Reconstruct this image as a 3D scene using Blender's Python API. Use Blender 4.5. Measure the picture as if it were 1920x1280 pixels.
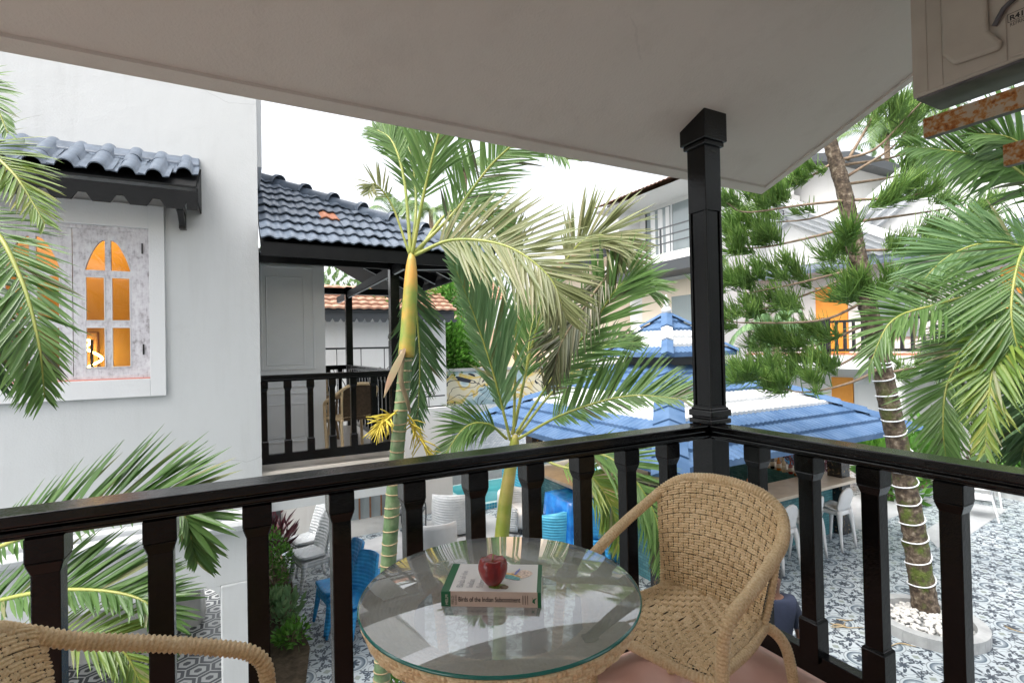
import bpy, bmesh, math, random
import numpy as np
from mathutils import Vector, Matrix
random.seed(7)
rng = np.random.default_rng(7)
for o in list(bpy.data.objects): bpy.data.objects.remove(o)
SC = bpy.context.scene
COL = SC.collection
R = math.radians

# ---------------------------------------------------------------- camera
CAMZ = 3.85
cam = bpy.data.cameras.new('camera'); camo = bpy.data.objects.new('camera', cam); COL.objects.link(camo)
cam.sensor_width = 36; cam.lens = 951.5/1920*36; cam.clip_start = .05; cam.clip_end = 500
_y, _p, _r = R(62.0), R(.6), R(-1.2)
_f = Vector((math.cos(_p)*math.cos(_y), math.cos(_p)*math.sin(_y), math.sin(_p)))
_rt = Vector((math.sin(_y), -math.cos(_y), 0)); _up = _rt.cross(_f)
_r2 = _rt*math.cos(_r)+_up*math.sin(_r); _u2 = -_rt*math.sin(_r)+_up*math.cos(_r)
camo.matrix_world = Matrix(((_r2.x, _u2.x, -_f.x, 0), (_r2.y, _u2.y, -_f.y, 0), (_r2.z, _u2.z, -_f.z, CAMZ), (0, 0, 0, 1)))
SC.camera = camo

# ---------------------------------------------------------------- sky, sun, exposure
w = bpy.data.worlds.new('World'); SC.world = w; w.use_nodes = True
nt = w.node_tree; nt.nodes.clear()
sky = nt.nodes.new('ShaderNodeTexSky'); sky.sky_type = 'NISHITA'; sky.sun_disc = False
sky.sun_elevation = R(62); sky.sun_rotation = R(-98); sky.air_density = 1.2; sky.dust_density = 6; sky.ozone_density = 1
hs = nt.nodes.new('ShaderNodeHueSaturation'); hs.inputs['Saturation'].default_value = .22
bgn = nt.nodes.new('ShaderNodeBackground'); bgn.inputs['Strength'].default_value = .15
wo = nt.nodes.new('ShaderNodeOutputWorld')
nt.links.new(sky.outputs[0], hs.inputs['Color']); nt.links.new(hs.outputs[0], bgn.inputs['Color']); nt.links.new(bgn.outputs[0], wo.inputs[0])
sl = bpy.data.lights.new('sun', 'SUN'); sl.energy = .55; sl.angle = R(40); sl.color = (1, .96, .9)
so = bpy.data.objects.new('sun', sl); COL.objects.link(so)
az = R(188)   # direction the light comes from
sdir = Vector((math.cos(az)*math.cos(R(62)), math.sin(az)*math.cos(R(62)), math.sin(R(62))))
so.rotation_euler = sdir.to_track_quat('Z', 'Y').to_euler(); so.location = (0, 0, 30)
SC.view_settings.view_transform = 'Standard'; SC.view_settings.look = 'None'; SC.view_settings.gamma = 1
SC.view_settings.use_curve_mapping = False
SC.view_settings.exposure = 1.62
SC.render.engine = 'CYCLES'
SC.cycles.max_bounces = 8; SC.cycles.transparent_max_bounces = 12

# ---------------------------------------------------------------- helpers
def tag(o, label=None, cat=None, group=None, kind=None):
    if label: o['label'] = label
    if cat: o['category'] = cat
    if group: o['group'] = group
    if kind: o['kind'] = kind
    return o

def T(name, label, cat, loc=(0, 0, 0), rz=0, group=None, s=1):
    o = bpy.data.objects.new(name, None); COL.objects.link(o)
    o.location = loc; o.rotation_euler = (0, 0, rz); o.scale = (s, s, s); o.empty_display_size = .1
    return tag(o, label, cat, group)

def link(name, me, parent=None, mtx=None):
    o = bpy.data.objects.new(name, me); COL.objects.link(o)
    if parent: o.parent = parent
    if mtx is not None: o.matrix_basis = mtx
    return o

def copy_tree(o, parent=None):
    c = o.copy(); COL.objects.link(c); c.parent = parent
    for ch in list(o.children): copy_tree(ch, c)
    return c

class MB:
    def __init__(s): s.v = []; s.f = []; s.m = []; s.c = []
    def add(s, v, f, mi=0, col=None):
        n = len(s.v); s.v += [tuple(p) for p in v]; s.f += [tuple(i+n for i in q) for q in f]; s.m += [mi]*len(f)
        if col is not None:
            s.c += [(0,)]*(n-len(s.c)); s.c += [(col,)]*len(v)
        return s
    def box(s, a, b, mi=0, mtx=None):
        x0, y0, z0 = a; x1, y1, z1 = b
        v = [(x0, y0, z0), (x1, y0, z0), (x1, y1, z0), (x0, y1, z0), (x0, y0, z1), (x1, y0, z1), (x1, y1, z1), (x0, y1, z1)]
        if mtx is not None: v = [mtx @ Vector(p) for p in v]
        return s.add(v, [(0, 3, 2, 1), (4, 5, 6, 7), (0, 1, 5, 4), (1, 2, 6, 5), (2, 3, 7, 6), (3, 0, 4, 7)], mi)
    def frus(s, c, z0, z1, w0, w1, mi=0):           # square frustum
        x, y = c
        v = [(x+a*w0/2, y+b*w0/2, z0) for a, b in ((-1, -1), (1, -1), (1, 1), (-1, 1))]+[(x+a*w1/2, y+b*w1/2, z1) for a, b in ((-1, -1), (1, -1), (1, 1), (-1, 1))]
        return s.add(v, [(0, 3, 2, 1), (4, 5, 6, 7), (0, 1, 5, 4), (1, 2, 6, 5), (2, 3, 7, 6), (3, 0, 4, 7)], mi)
    def beam(s, p, q, wd, ht, up=(0, 0, 1), mi=0):
        p = Vector(p); q = Vector(q); t = (q-p).normalized(); b = t.cross(Vector(up)).normalized(); n = b.cross(t)
        v = [e+b*wd/2*i+n*ht/2*j for e in (p, q) for i, j in ((-1, -1), (1, -1), (1, 1), (-1, 1))]
        return s.add(v, [(0, 1, 2, 3), (7, 6, 5, 4), (0, 4, 5, 1), (1, 5, 6, 2), (2, 6, 7, 3), (3, 7, 4, 0)], mi)
    def tube(s, P, r, n=8, mi=0, cap=True, col=None):
        P = [Vector(p) for p in P]; rr = r if hasattr(r, '__len__') else [r]*len(P)
        V = []; F = []; up = None
        for i, p in enumerate(P):
            t = (P[min(i+1, len(P)-1)]-P[max(i-1, 0)]).normalized()
            if up is None: up = Vector((0, 0, 1)) if abs(t.z) < .9 else Vector((1, 0, 0))
            b = t.cross(up).normalized(); up = b.cross(t).normalized()
            for k in range(n):
                a = 2*math.pi*k/n; V.append(p+(b*math.cos(a)+up*math.sin(a))*rr[i])
        for i in range(len(P)-1):
            for k in range(n): F.append((i*n+k, i*n+(k+1) % n, (i+1)*n+(k+1) % n, (i+1)*n+k))
        if cap: F.append(tuple(range(n))[::-1]); F.append(tuple(range((len(P)-1)*n, len(P)*n)))
        return s.add(V, F, mi, col)
    def lathe(s, prof, n=20, c=(0, 0, 0), mi=0):
        V = []; F = []
        for r, z in prof:
            for k in range(n):
                a = 2*math.pi*k/n; V.append((c[0]+r*math.cos(a), c[1]+r*math.sin(a), c[2]+z))
        for i in range(len(prof)-1):
            for k in range(n): F.append((i*n+k, i*n+(k+1) % n, (i+1)*n+(k+1) % n, (i+1)*n+k))
        if prof[0][0] > 1e-4: F.append(tuple(range(n))[::-1])
        if prof[-1][0] > 1e-4: F.append(tuple(range((len(prof)-1)*n, len(prof)*n)))
        return s.add(V, F, mi)
    def prism(s, poly, d, mi=0):                       # poly: 3d points, extruded by vector d
        n = len(poly); a = [Vector(p) for p in poly]; b = [p+Vector(d) for p in a]
        F = [tuple(range(n))[::-1], tuple(range(n, 2*n))]+[(i, (i+1) % n, n+(i+1) % n, n+i) for i in range(n)]
        return s.add(a+b, F, mi)
    def sheet(s, G, mi=0, closeu=False):                # G: rows of points
        h = len(G); wd = len(G[0]); V = [p for row in G for p in row]; F = []
        for i in range(h-1):
            for j in range(wd if closeu else wd-1): F.append((i*wd+j, i*wd+(j+1) % wd, (i+1)*wd+(j+1) % wd, (i+1)*wd+j))
        return s.add(V, F, mi)
    def mesh(s, name, mats, smooth=False):
        me = bpy.data.meshes.new(name); me.from_pydata(s.v, [], s.f)
        for m in (mats if isinstance(mats, (list, tuple)) else [mats]): me.materials.append(m)
        if any(s.m): me.polygons.foreach_set('material_index', s.m)
        if smooth: me.polygons.foreach_set('use_smooth', [True]*len(s.f))
        if s.c:
            s.c += [(0,)]*(len(s.v)-len(s.c)); a = me.attributes.new('tone', 'FLOAT', 'POINT'); a.data.foreach_set('value', [c[0] for c in s.c])
        bm = bmesh.new(); bm.from_mesh(me); bmesh.ops.recalc_face_normals(bm, faces=bm.faces) if len(s.f) < 4000 else None
        bm.to_mesh(me); bm.free(); me.update(); return me
    def build(s, name, mats, parent=None, smooth=False, bevel=0, seg=2):
        o = link(name, s.mesh(name, mats, smooth), parent)
        if bevel:
            m = o.modifiers.new('bevel', 'BEVEL'); m.width = bevel; m.segments = seg; m.limit_method = 'ANGLE'; m.angle_limit = R(40)
        return o

def gridmesh(name, P, mats, parent=None, smooth=True, keep=None):     # P: numpy (h,w,3); keep: (h,w) mask of woven strands
    h, wd = P.shape[:2]; me = bpy.data.meshes.new(name)
    idx = np.arange(h*wd).reshape(h, wd); q = np.stack([idx[:-1, :-1], idx[:-1, 1:], idx[1:, 1:], idx[1:, :-1]], -1).reshape(-1, 4)
    if keep is not None: k = keep.reshape(-1)[q].mean(1); q = q[k > .26]
    me.vertices.add(h*wd); me.vertices.foreach_set('co', P.reshape(-1).astype(np.float32))
    me.loops.add(q.size); me.loops.foreach_set('vertex_index', q.reshape(-1).astype(np.int32))
    me.polygons.add(len(q)); me.polygons.foreach_set('loop_start', np.arange(0, q.size, 4, dtype=np.int32))
    me.polygons.foreach_set('use_smooth', np.full(len(q), smooth)); me.update(calc_edges=True); me.validate()
    me.materials.append(mats); return link(name, me, parent)

def spline(P, n):                                            # Catmull-Rom through P
    P = [Vector(p) for p in P]; Q = [P[0]*2-P[1]]+P+[P[-1]*2-P[-2]]; out = []; m = len(P)-1
    for i in range(n):
        t = i/(n-1)*m; k = min(int(t), m-1); u = t-k; a, b, c, d = Q[k:k+4]
        out.append(.5*((2*b)+(c-a)*u+(2*a-5*b+4*c-d)*u*u+(3*b-a-3*c+d)*u**3))
    return out

# ---------------------------------------------------------------- materials
class E:                                                     # tiny expression wrapper over Math nodes
    def __init__(s, nt, k): s.nt = nt; s.k = k
    def _m(s, op, *a):
        n = s.nt.nodes.new('ShaderNodeMath'); n.operation = op
        for i, x in enumerate((s,)+a):
            if isinstance(x, E): s.nt.links.new(x.k, n.inputs[i])
            else: n.inputs[i].default_value = x
        return E(s.nt, n.outputs[0])
    def __add__(s, o): return s._m('ADD', o)
    __radd__ = __add__
    def __mul__(s, o): return s._m('MULTIPLY', o)
    __rmul__ = __mul__
    def __sub__(s, o): return s._m('SUBTRACT', o)
    def __rsub__(s, o): return (s*-1)+o
    def __truediv__(s, o): return s._m('DIVIDE', o)
    def __pow__(s, o): return s._m('POWER', o)
    def lt(s, o): return s._m('LESS_THAN', o)
    def gt(s, o): return s._m('GREATER_THAN', o)
    def mx(s, o): return s._m('MAXIMUM', o)
    def mn(s, o): return s._m('MINIMUM', o)
    def fr(s): return s._m('FRACT')
    def ab(s): return s._m('ABSOLUTE')
    def sin(s): return s._m('SINE')
    def cos(s): return s._m('COSINE')
    def sqrt(s): return s._m('SQRT')
    def at2(s, o): return s._m('ARCTAN2', o)
    def fl(s): return s._m('FLOOR')

def newmat(name):
    m = bpy.data.materials.new(name); m.use_nodes = True; nt = m.node_tree; b = nt.nodes['Principled BSDF']; return m, nt, b
def tc(nt, kind='Object'):
    n = nt.nodes.new('ShaderNodeTexCoord'); return n.outputs[kind]
def noise(nt, scale, detail=4, co=None, rough=.55, dist=0):
    n = nt.nodes.new('ShaderNodeTexNoise'); n.inputs['Scale'].default_value = scale; n.inputs['Detail'].default_value = detail
    n.inputs['Roughness'].default_value = rough; n.inputs['Distortion'].default_value = dist
    nt.links.new(co or tc(nt), n.inputs['Vector']); return n.outputs['Fac']
def ramp(nt, fac, stops):
    n = nt.nodes.new('ShaderNodeValToRGB'); cr = n.color_ramp
    while len(cr.elements) < len(stops): cr.elements.new(.5)
    for e, (p, c) in zip(cr.elements, stops): e.position = p; e.color = tuple(c)+(1,) if len(c) == 3 else c
    nt.links.new(fac.k if isinstance(fac, E) else fac, n.inputs[0]); return n.outputs[0]
def mixc(nt, fac, a, b, op='MIX'):
    n = nt.nodes.new('ShaderNodeMix'); n.data_type = 'RGBA'; n.blend_type = op
    for i, x in ((0, fac), (6, a), (7, b)):
        x = x.k if isinstance(x, E) else x
        if isinstance(x, (int, float)): n.inputs[i].default_value = x
        elif isinstance(x, tuple): n.inputs[i].default_value = x+(1,) if len(x) == 3 else x
        else: nt.links.new(x, n.inputs[i])
    return n.outputs[2]
def bump(nt, b, h, strength=.3, dist=.01):
    n = nt.nodes.new('ShaderNodeBump'); n.inputs['Strength'].default_value = strength; n.inputs['Distance'].default_value = dist
    nt.links.new(h.k if isinstance(h, E) else h, n.inputs['Height']); nt.links.new(n.outputs[0], b.inputs['Normal'])
def mat(name, col, rough=.6, col2=None, ns=4, bs=0, bstr=.25, spec=.5, metal=0, stops=(.35, .65), rvar=0, coat=0, detail=4):
    m, nt, b = newmat(name)
    b.inputs['Roughness'].default_value = rough; b.inputs['Specular IOR Level'].default_value = spec; b.inputs['Metallic'].default_value = metal
    b.inputs['Coat Weight'].default_value = coat
    if col2:
        f = noise(nt, ns, detail); nt.links.new(ramp(nt, f, [(stops[0], col), (stops[1], col2)]), b.inputs['Base Color'])
    else: b.inputs['Base Color'].default_value = tuple(col)+(1,)
    if rvar:
        f = E(nt, noise(nt, 9, 5)); nt.links.new(((f-.5)*rvar+rough).k, b.inputs['Roughness'])
    if bs: bump(nt, b, noise(nt, bs, 5), bstr)
    return m

def plaster(name, c, stain=(.55, .52, .47), amt=.25, bs=60, crack=.0):
    m, nt, b = newmat(name); co = tc(nt)
    mp = nt.nodes.new('ShaderNodeMapping'); mp.inputs['Scale'].default_value = (2.2, 2.2, .22); nt.links.new(co, mp.inputs[0])
    f = E(nt, noise(nt, 2.2, 8, mp.outputs[0], .68)); g = E(nt, noise(nt, .8, 5)); h = E(nt, noise(nt, 5, 6, None, .7))
    k = ((f-.5)*3.2).mx(0)._m('MINIMUM', 1)*amt+((g-.48)*1.5).mx(0)*amt+((h-.6)*3).mx(0)*amt
    col = mixc(nt, k.mn(1), c, stain)
    if crack:
        vo = nt.nodes.new('ShaderNodeTexVoronoi'); vo.feature = 'DISTANCE_TO_EDGE'; vo.inputs['Scale'].default_value = .45
        wp = nt.nodes.new('ShaderNodeMix'); wp.data_type = 'VECTOR'; wp.inputs[0].default_value = .25
        nz = nt.nodes.new('ShaderNodeTexNoise'); nz.inputs['Scale'].default_value = 1.5; nz.inputs['Detail'].default_value = 8; nt.links.new(co, nz.inputs['Vector'])
        nt.links.new(co, wp.inputs[4]); nt.links.new(nz.outputs['Color'], wp.inputs[5]); nt.links.new(wp.outputs[1], vo.inputs['Vector'])
        ck = E(nt, vo.outputs['Distance']).lt(.0010)*(g.gt(.52)); col = mixc(nt, ck*crack, col, tuple(x*.55 for x in stain))
    nt.links.new(col, b.inputs['Base Color']); b.inputs['Roughness'].default_value = .75; b.inputs['Specular IOR Level'].default_value = .25
    bump(nt, b, (E(nt, noise(nt, bs, 6))+E(nt, noise(nt, 7, 3))*2+E(nt, noise(nt, 2, 2))*2), .32, .006); return m

M = {}
M['wall'] = plaster('wall_plaster', (.54, .555, .56), (.385, .39, .38), .30, crack=.3)
M['wall_old'] = plaster('old_plaster', (.78, .77, .74), amt=.45)
M['soffit'] = plaster('soffit_paint', (.56, .51, .45), (.40, .35, .30), .35, 90, .12)
M['trim'] = plaster('white_trim', (.66, .67, .68), amt=.12)
M['cream'] = plaster('cream_plaster', (.72, .62, .50), amt=.2)
M['peach'] = plaster('peach_plaster', (.78, .55, .38), amt=.2)
M['farwhite'] = plaster('far_white', (.66, .655, .64), amt=.3, bs=20)
def black_paint(wet=False):
    m, nt, b = newmat('wet_black_paint' if wet else 'black_gloss_paint'); f = noise(nt, 5, 6); 
    nt.links.new(ramp(nt, f, [(.3, (.0016, .0016, .002)), (.62, (.0024, .0023, .0023)), (.80, (.007, .004, .003))]), b.inputs['Base Color'])
    b.inputs['Specular IOR Level'].default_value = .55 if wet else .38; r = E(nt, noise(nt, 14, 5)); nt.links.new((r*(.20 if wet else .30)+(-.04 if wet else .03)).mx(.02).k, b.inputs['Roughness'])
    mp = nt.nodes.new('ShaderNodeMapping'); mp.inputs['Scale'].default_value = (1, 1, 1); nt.links.new(tc(nt), mp.inputs[0])
    bump(nt, b, E(nt, noise(nt, 60, 4, mp.outputs[0]))+E(nt, noise(nt, 260, 2))*(.6 if wet else .35), .3 if wet else .35, .003); return m
M['black'] = black_paint(); M['wet'] = black_paint(True)
M['blackm'] = mat('black_metal', (.012, .013, .014), .35, bs=80, bstr=.1)
M['matte'] = mat('matte_black', (.003, .0035, .004), .55, (.006, .0065, .007), 8, 30, .3, spec=.2)
M['darkgrey'] = mat('dark_grey_frame', (.05, .055, .06), .5)
def pinkfloor():
    m, nt, b = newmat('balcony_floor'); f = noise(nt, 3, 5)
    nt.links.new(ramp(nt, f, [(.3, (.64, .33, .245)), (.7, (.76, .46, .37))]), b.inputs['Base Color']); b.inputs['Roughness'].default_value = .35
    bump(nt, b, noise(nt, 50, 4), .15, .003); return m
M['pink'] = pinkfloor()
def wicker():
    m, nt, b = newmat('wicker'); co = tc(nt)
    f = E(nt, noise(nt, 140, 2, co)); g = E(nt, noise(nt, 9, 4, co))
    nt.links.new(ramp(nt, f*.7+g*.3, [(.3, (.58, .40, .21)), (.5, (.78, .59, .345)), (.7, (.90, .74, .50))]), b.inputs['Base Color'])
    b.inputs['Roughness'].default_value = .42; b.inputs['Specular IOR Level'].default_value = .4
    bump(nt, b, noise(nt, 400, 2, co), .15, .001); return m
M['wicker'] = wicker()
M['wickershade'] = mat('wicker_gap_shade', (.07, .045, .025), .8, (.11, .07, .04), 30)  # wicker brown darkened to paint the shade seen through the weave gaps
def glass(name, tint=(.86, .95, .93), rough=.0, fres=1.5, base=.0, haze_dust=0):
    m = bpy.data.materials.new(name); m.use_nodes = True; nt = m.node_tree; nt.nodes.clear()
    out = nt.nodes.new('ShaderNodeOutputMaterial'); mx = nt.nodes.new('ShaderNodeMixShader')
    tr = nt.nodes.new('ShaderNodeBsdfTransparent'); tr.inputs[0].default_value = tint+(1,)
    gl = nt.nodes.new('ShaderNodeBsdfGlossy'); gl.inputs['Roughness'].default_value = rough
    fr = nt.nodes.new('ShaderNodeFresnel'); ge = nt.nodes.new('ShaderNodeNewGeometry')
    nt.links.new((E(nt, ge.outputs['Backfacing'])*(1/fres-fres)+fres).k, fr.inputs['IOR'])
    k = (E(nt, fr.outputs[0])*1.0+base); nt.links.new(k.k, mx.inputs[0]); nt.links.new(tr.outputs[0], mx.inputs[1]); nt.links.new(gl.outputs[0], mx.inputs[2]); 
    if haze_dust:  # milky diffuse film: sky reflection haze painted in, with some dusty smears
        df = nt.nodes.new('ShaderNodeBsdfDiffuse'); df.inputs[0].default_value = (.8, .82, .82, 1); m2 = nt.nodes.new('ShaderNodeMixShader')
        d = (E(nt, noise(nt, 5, 6, None, .6, .6))*1.1+.1)*haze_dust; nt.links.new(d.k, m2.inputs[0]); nt.links.new(mx.outputs[0], m2.inputs[1]); nt.links.new(df.outputs[0], m2.inputs[2]); nt.links.new(m2.outputs[0], out.inputs[0])
    else: nt.links.new(mx.outputs[0], out.inputs[0])
    return m
M['glass'] = glass('window_glass', (.9, .93, .92))
M['tableglass'] = glass('table_glass', (.92, .97, .955), .02, 1.62, .24, .26)  # last value: strength of the painted whitish reflection haze and smears
M['glassedge'] = mat('glass_edge', (.01, .16, .13), .12, spec=.8)
M['farglass'] = mat('far_glass', (.24, .28, .29), .08, spec=.9)
def leafmat(name, c1, c2, c3, trans=.35, rough=.38):
    m, nt, b = newmat(name); at = nt.nodes.new('ShaderNodeAttribute'); at.attribute_name = 'tone'
    oi = nt.nodes.new('ShaderNodeObjectInfo'); f = E(nt, at.outputs['Fac'])*.75+E(nt, noise(nt, 3, 3))*.25
    c = ramp(nt, f, [(.05, c1), (.5, c2), (.95, c3)])
    nt.links.new(c, b.inputs['Base Color']); b.inputs['Roughness'].default_value = rough; b.inputs['Specular IOR Level'].default_value = .45
    tl = nt.nodes.new('ShaderNodeBsdfTranslucent'); nt.links.new(c, tl.inputs[0]); mx = nt.nodes.new('ShaderNodeMixShader'); mx.inputs[0].default_value = trans
    out = nt.nodes['Material Output']; nt.links.new(b.outputs[0], mx.inputs[1]); nt.links.new(tl.outputs[0], mx.inputs[2]); nt.links.new(mx.outputs[0], out.inputs[0])
    return m
M['Lg'] = leafmat('leaf_green', (.07, .145, .04), (.135, .25, .07), (.25, .38, .13), .5, .30)
M['Lb'] = leafmat('leaf_pale', (.12, .23, .10), (.20, .34, .155), (.30, .44, .21), .5, .32)
M['Lf'] = leafmat('leaf_deep', (.05, .115, .03), (.095, .19, .05), (.17, .28, .09), .4, .28)
M['Ld'] = leafmat('leaf_dark', (.03, .07, .028), (.065, .13, .05), (.12, .20, .08), .35, .33)
M['Lo'] = leafmat('leaf_olive', (.15, .185, .07), (.245, .27, .115), (.38, .35, .20), .45)
M['Lk'] = leafmat('leaf_withered', (.03, .045, .02), (.07, .08, .03), (.14, .12, .06), .15)
M['Ly'] = leafmat('leaf_yellowing', (.09, .17, .03), (.16, .26, .045), (.34, .33, .07))
M['pine'] = leafmat('pine_shoot', (.08, .165, .045), (.18, .325, .075), (.38, .53, .14), .45, .5)
M['bush'] = leafmat('bush_leaf', (.05, .14, .02), (.10, .26, .035), (.18, .38, .06), .35, .4)
M['red'] = leafmat('red_leaf', (.035, .012, .018), (.08, .02, .03), (.14, .05, .05), .2)
M['fartree'] = leafmat('far_leaf', (.07, .14, .05), (.13, .22, .08), (.22, .30, .11), .3, .6)
M['rachis'] = mat('rachis', (.20, .26, .045), .45, (.36, .36, .09), 4)
M['rachis_b'] = mat('rachis_brown', (.12, .09, .05), .6, (.22, .17, .09), 6)
FRONDS={
 'p1':[
  ([(1.308,4.279,4.654),(1.399,4.11,5.266),(1.51,3.931,5.781),(1.609,3.649,6.0)],0.6,46,38,0.03,0.1,1,1,0.25,'g'),
  ([(1.321,4.272,4.677),(1.669,4.195,5.043),(2.009,4.009,5.508),(2.253,3.764,5.672),(2.458,3.545,5.421)],0.58,52,48,0.03,0.12,1,0.8,0.2,'g'),
  ([(1.3,4.282,4.677),(1.288,4.394,5.336),(1.224,4.537,5.733),(1.099,4.714,5.901)],0.3,34,45,0.026,0.12,1,1,0.45,'g'),
  ([(1.333,4.265,4.663),(1.591,4.013,4.764),(1.897,3.625,4.661),(2.118,3.342,4.383),(2.202,3.244,4.046)],0.66,58,50,0.034,0.1,1,1,0.16,'o'),
  ([(1.326,4.406,4.581),(1.441,4.61,4.218),(1.496,4.7,3.715),(1.465,4.723,3.104)],0.44,44,38,0.032,0.1,1,1,0.1,'d'),
  ([(1.292,4.287,4.664),(1.163,4.35,5.097),(1.007,4.318,5.252),(0.936,4.244,5.132)],0.22,16,45,0.02,0.15,1,1,0.4,'o'),
  ([(1.349,4.256,4.671),(1.699,4.405,5.097),(2.067,4.435,5.169),(2.361,4.394,4.953)],0.4,30,45,0.024,0.25,1,1,0.3,'g'),
  ([(1.308,4.278,4.672),(1.408,4.446,5.173),(1.431,4.654,5.685),(1.351,4.806,5.984)],0.5,40,35,0.028,0.15,1,1,0.35,'g'),
 ],
 'p2':[
  ([(2.552,4.884,2.839),(2.355,4.867,3.57),(2.124,4.869,4.248),(1.865,4.886,4.875)],0.95,56,33,0.04,0.03,0.35,1,0.14,'b'),
  ([(2.584,4.867,2.913),(2.617,4.838,3.849),(2.607,4.835,4.601),(2.503,4.769,5.213)],0.4,26,35,0.03,0.12,1,1,0.72,'o'),
  ([(2.609,4.853,2.913),(2.905,4.576,3.5),(3.167,4.203,4.051),(3.329,3.886,4.457),(3.544,3.66,4.361)],0.72,60,42,0.036,0.12,1,1,0.2,'g'),
  ([(2.629,4.843,2.854),(2.914,4.349,3.155),(3.361,3.882,3.342),(3.804,3.42,3.298)],0.68,54,52,0.036,0.03,1,0.45,0.25,'g'),
  ([(2.517,4.903,2.857),(2.255,4.813,3.048),(1.956,4.746,3.04),(1.681,4.783,2.683)],0.42,40,45,0.028,0.25,1,1,0.2,'g'),
  ([(3.336,4.05,4.64),(2.96,4.142,4.154),(2.764,4.194,3.84),(2.689,4.238,3.474)],0.5,40,35,0.03,0.25,1,1,0.0,'k'),
  ([(2.642,4.948,2.967),(2.864,4.818,4.021),(3.048,4.485,4.746),(3.252,4.147,4.978),(3.516,3.898,4.627)],0.62,54,45,0.036,0.12,1,1,0.5,'o'),
  ([(2.597,4.861,2.78),(2.909,4.356,2.789),(3.149,3.889,2.738),(3.328,3.572,2.341),(3.352,3.452,1.791)],0.55,52,42,0.032,0.12,1,1,0.3,'g'),
  ([(2.597,4.862,2.763),(2.81,4.41,2.639),(3.025,4.07,2.546),(3.142,3.899,2.233),(3.15,3.842,1.892)],0.42,42,42,0.03,0.12,1,1,0.3,'y'),
  ([(2.568,4.875,2.896),(2.803,4.969,3.547),(2.992,5.088,4.155),(3.272,5.046,4.659)],0.6,44,35,0.034,0.12,1,1,0.3,'g'),
  ([(2.629,4.843,2.895),(3.146,4.902,3.352),(3.762,4.796,3.827),(4.222,4.664,3.882)],0.5,44,42,0.03,0.2,1,1,0.25,'g'),
 ],
 'p4':[
  ([(6.325,1.609,4.812),(5.674,1.724,5.228),(5.179,1.873,5.333),(4.645,2.043,5.361)],0.74,56,40,0.036,0.25,1,0.7,0.12,'g'),
  ([(6.463,1.655,4.361),(5.763,1.684,4.621),(5.355,1.681,4.062),(5.336,1.585,3.439)],0.72,54,48,0.036,0.12,1,1,0.1,'g'),
  ([(6.606,1.692,4.325),(5.828,1.88,4.269),(5.215,2.094,4.136),(4.749,2.23,3.996),(4.572,2.329,3.612)],0.52,62,45,0.03,0.15,1,1,0.15,'g'),
  ([(6.46,1.658,4.172),(5.657,1.748,3.983),(5.223,1.757,3.602),(5.025,1.756,2.954)],0.52,54,40,0.032,0.12,1,1,0.1,'y'),
  ([(6.604,1.695,4.18),(5.872,1.973,3.95),(5.43,2.1,3.539),(5.233,2.096,3.141),(5.267,2.084,2.688)],0.52,56,42,0.032,0.12,1,1,0.15,'g'),
  ([(6.608,1.689,4.47),(6.231,2.0,4.718),(5.916,2.282,4.621),(5.67,2.53,4.233)],0.62,54,42,0.034,0.2,1,1,0.15,'b'),
  ([(7.456,1.929,3.567),(7.07,2.025,3.149),(6.697,2.113,2.958),(6.414,2.267,2.65)],0.45,40,42,0.03,0.12,1,1,0.1,'b'),
  ([(6.321,1.614,4.535),(5.946,1.58,5.168),(5.523,1.688,5.436),(5.219,1.849,5.495)],0.62,44,42,0.034,0.2,1,1,0.2,'g'),
  ([(6.604,1.695,4.18),(6.31,1.966,4.098),(6.084,2.202,3.809),(5.812,2.35,3.513)],0.6,50,42,0.032,0.15,1,1,0.15,'d'),
  ([(6.604,1.695,4.18),(6.104,1.742,3.523),(5.879,1.754,3.08),(5.815,1.791,2.811)],0.5,44,42,0.032,0.15,1,1,0.1,'d'),
 ],
 'p5':[
  ([(-1.696,4.287,4.933),(-1.236,3.819,4.602),(-1.038,3.605,4.273),(-0.929,3.46,3.929),(-0.897,3.424,3.641)],0.48,64,45,0.022,0.1,0.7,1,0.1,'g'),
  ([(-1.751,4.428,5.066),(-1.415,4.135,5.115),(-1.155,3.886,4.915),(-0.967,3.733,4.594)],0.36,46,45,0.02,0.15,1,1,0.1,'y'),
  ([(-1.693,4.282,5.185),(-1.444,4.033,5.44),(-1.248,3.874,5.349),(-1.125,3.755,5.085)],0.24,30,45,0.02,0.2,1,1,0.1,'g'),
  ([(-1.699,4.291,4.712),(-1.377,4.011,4.372),(-1.23,3.823,4.057),(-1.196,3.809,3.703)],0.4,50,42,0.022,0.1,1,1,0.1,'d'),
 ],
 'p6':[
  ([(-1.844,4.621,2.449),(-1.178,4.151,2.756),(-0.651,3.754,2.969),(-0.333,3.472,2.96),(-0.247,3.407,2.677)],0.56,66,46,0.044,0.04,1,0.45,0.1,'f'),
  ([(-1.732,4.338,2.253),(-1.208,4.0,2.454),(-0.81,3.731,2.515),(-0.493,3.507,2.456),(-0.423,3.415,2.243)],0.46,60,44,0.036,0.06,1,0.5,0.1,'f'),
  ([(-1.515,4.11,2.15),(-0.89,3.663,2.313),(-0.631,3.526,2.248),(-0.483,3.393,2.013)],0.3,44,45,0.02,0.1,1,1,0.1,'y'),
 ],
}
PINE_TRUNK=[(8.287,3.569,-0.058,0.155),(8.194,3.608,0.79,0.144),(8.076,3.66,1.676,0.136),(7.873,3.753,2.932,0.125),(7.716,3.826,3.818,0.118),(7.535,3.91,4.853,0.107),(7.415,3.965,5.591,0.099),(7.293,4.023,6.183,0.092),(7.145,4.095,6.775,0.085),(6.972,4.179,7.441,0.077),(6.819,4.252,8.107,0.066)]
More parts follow.
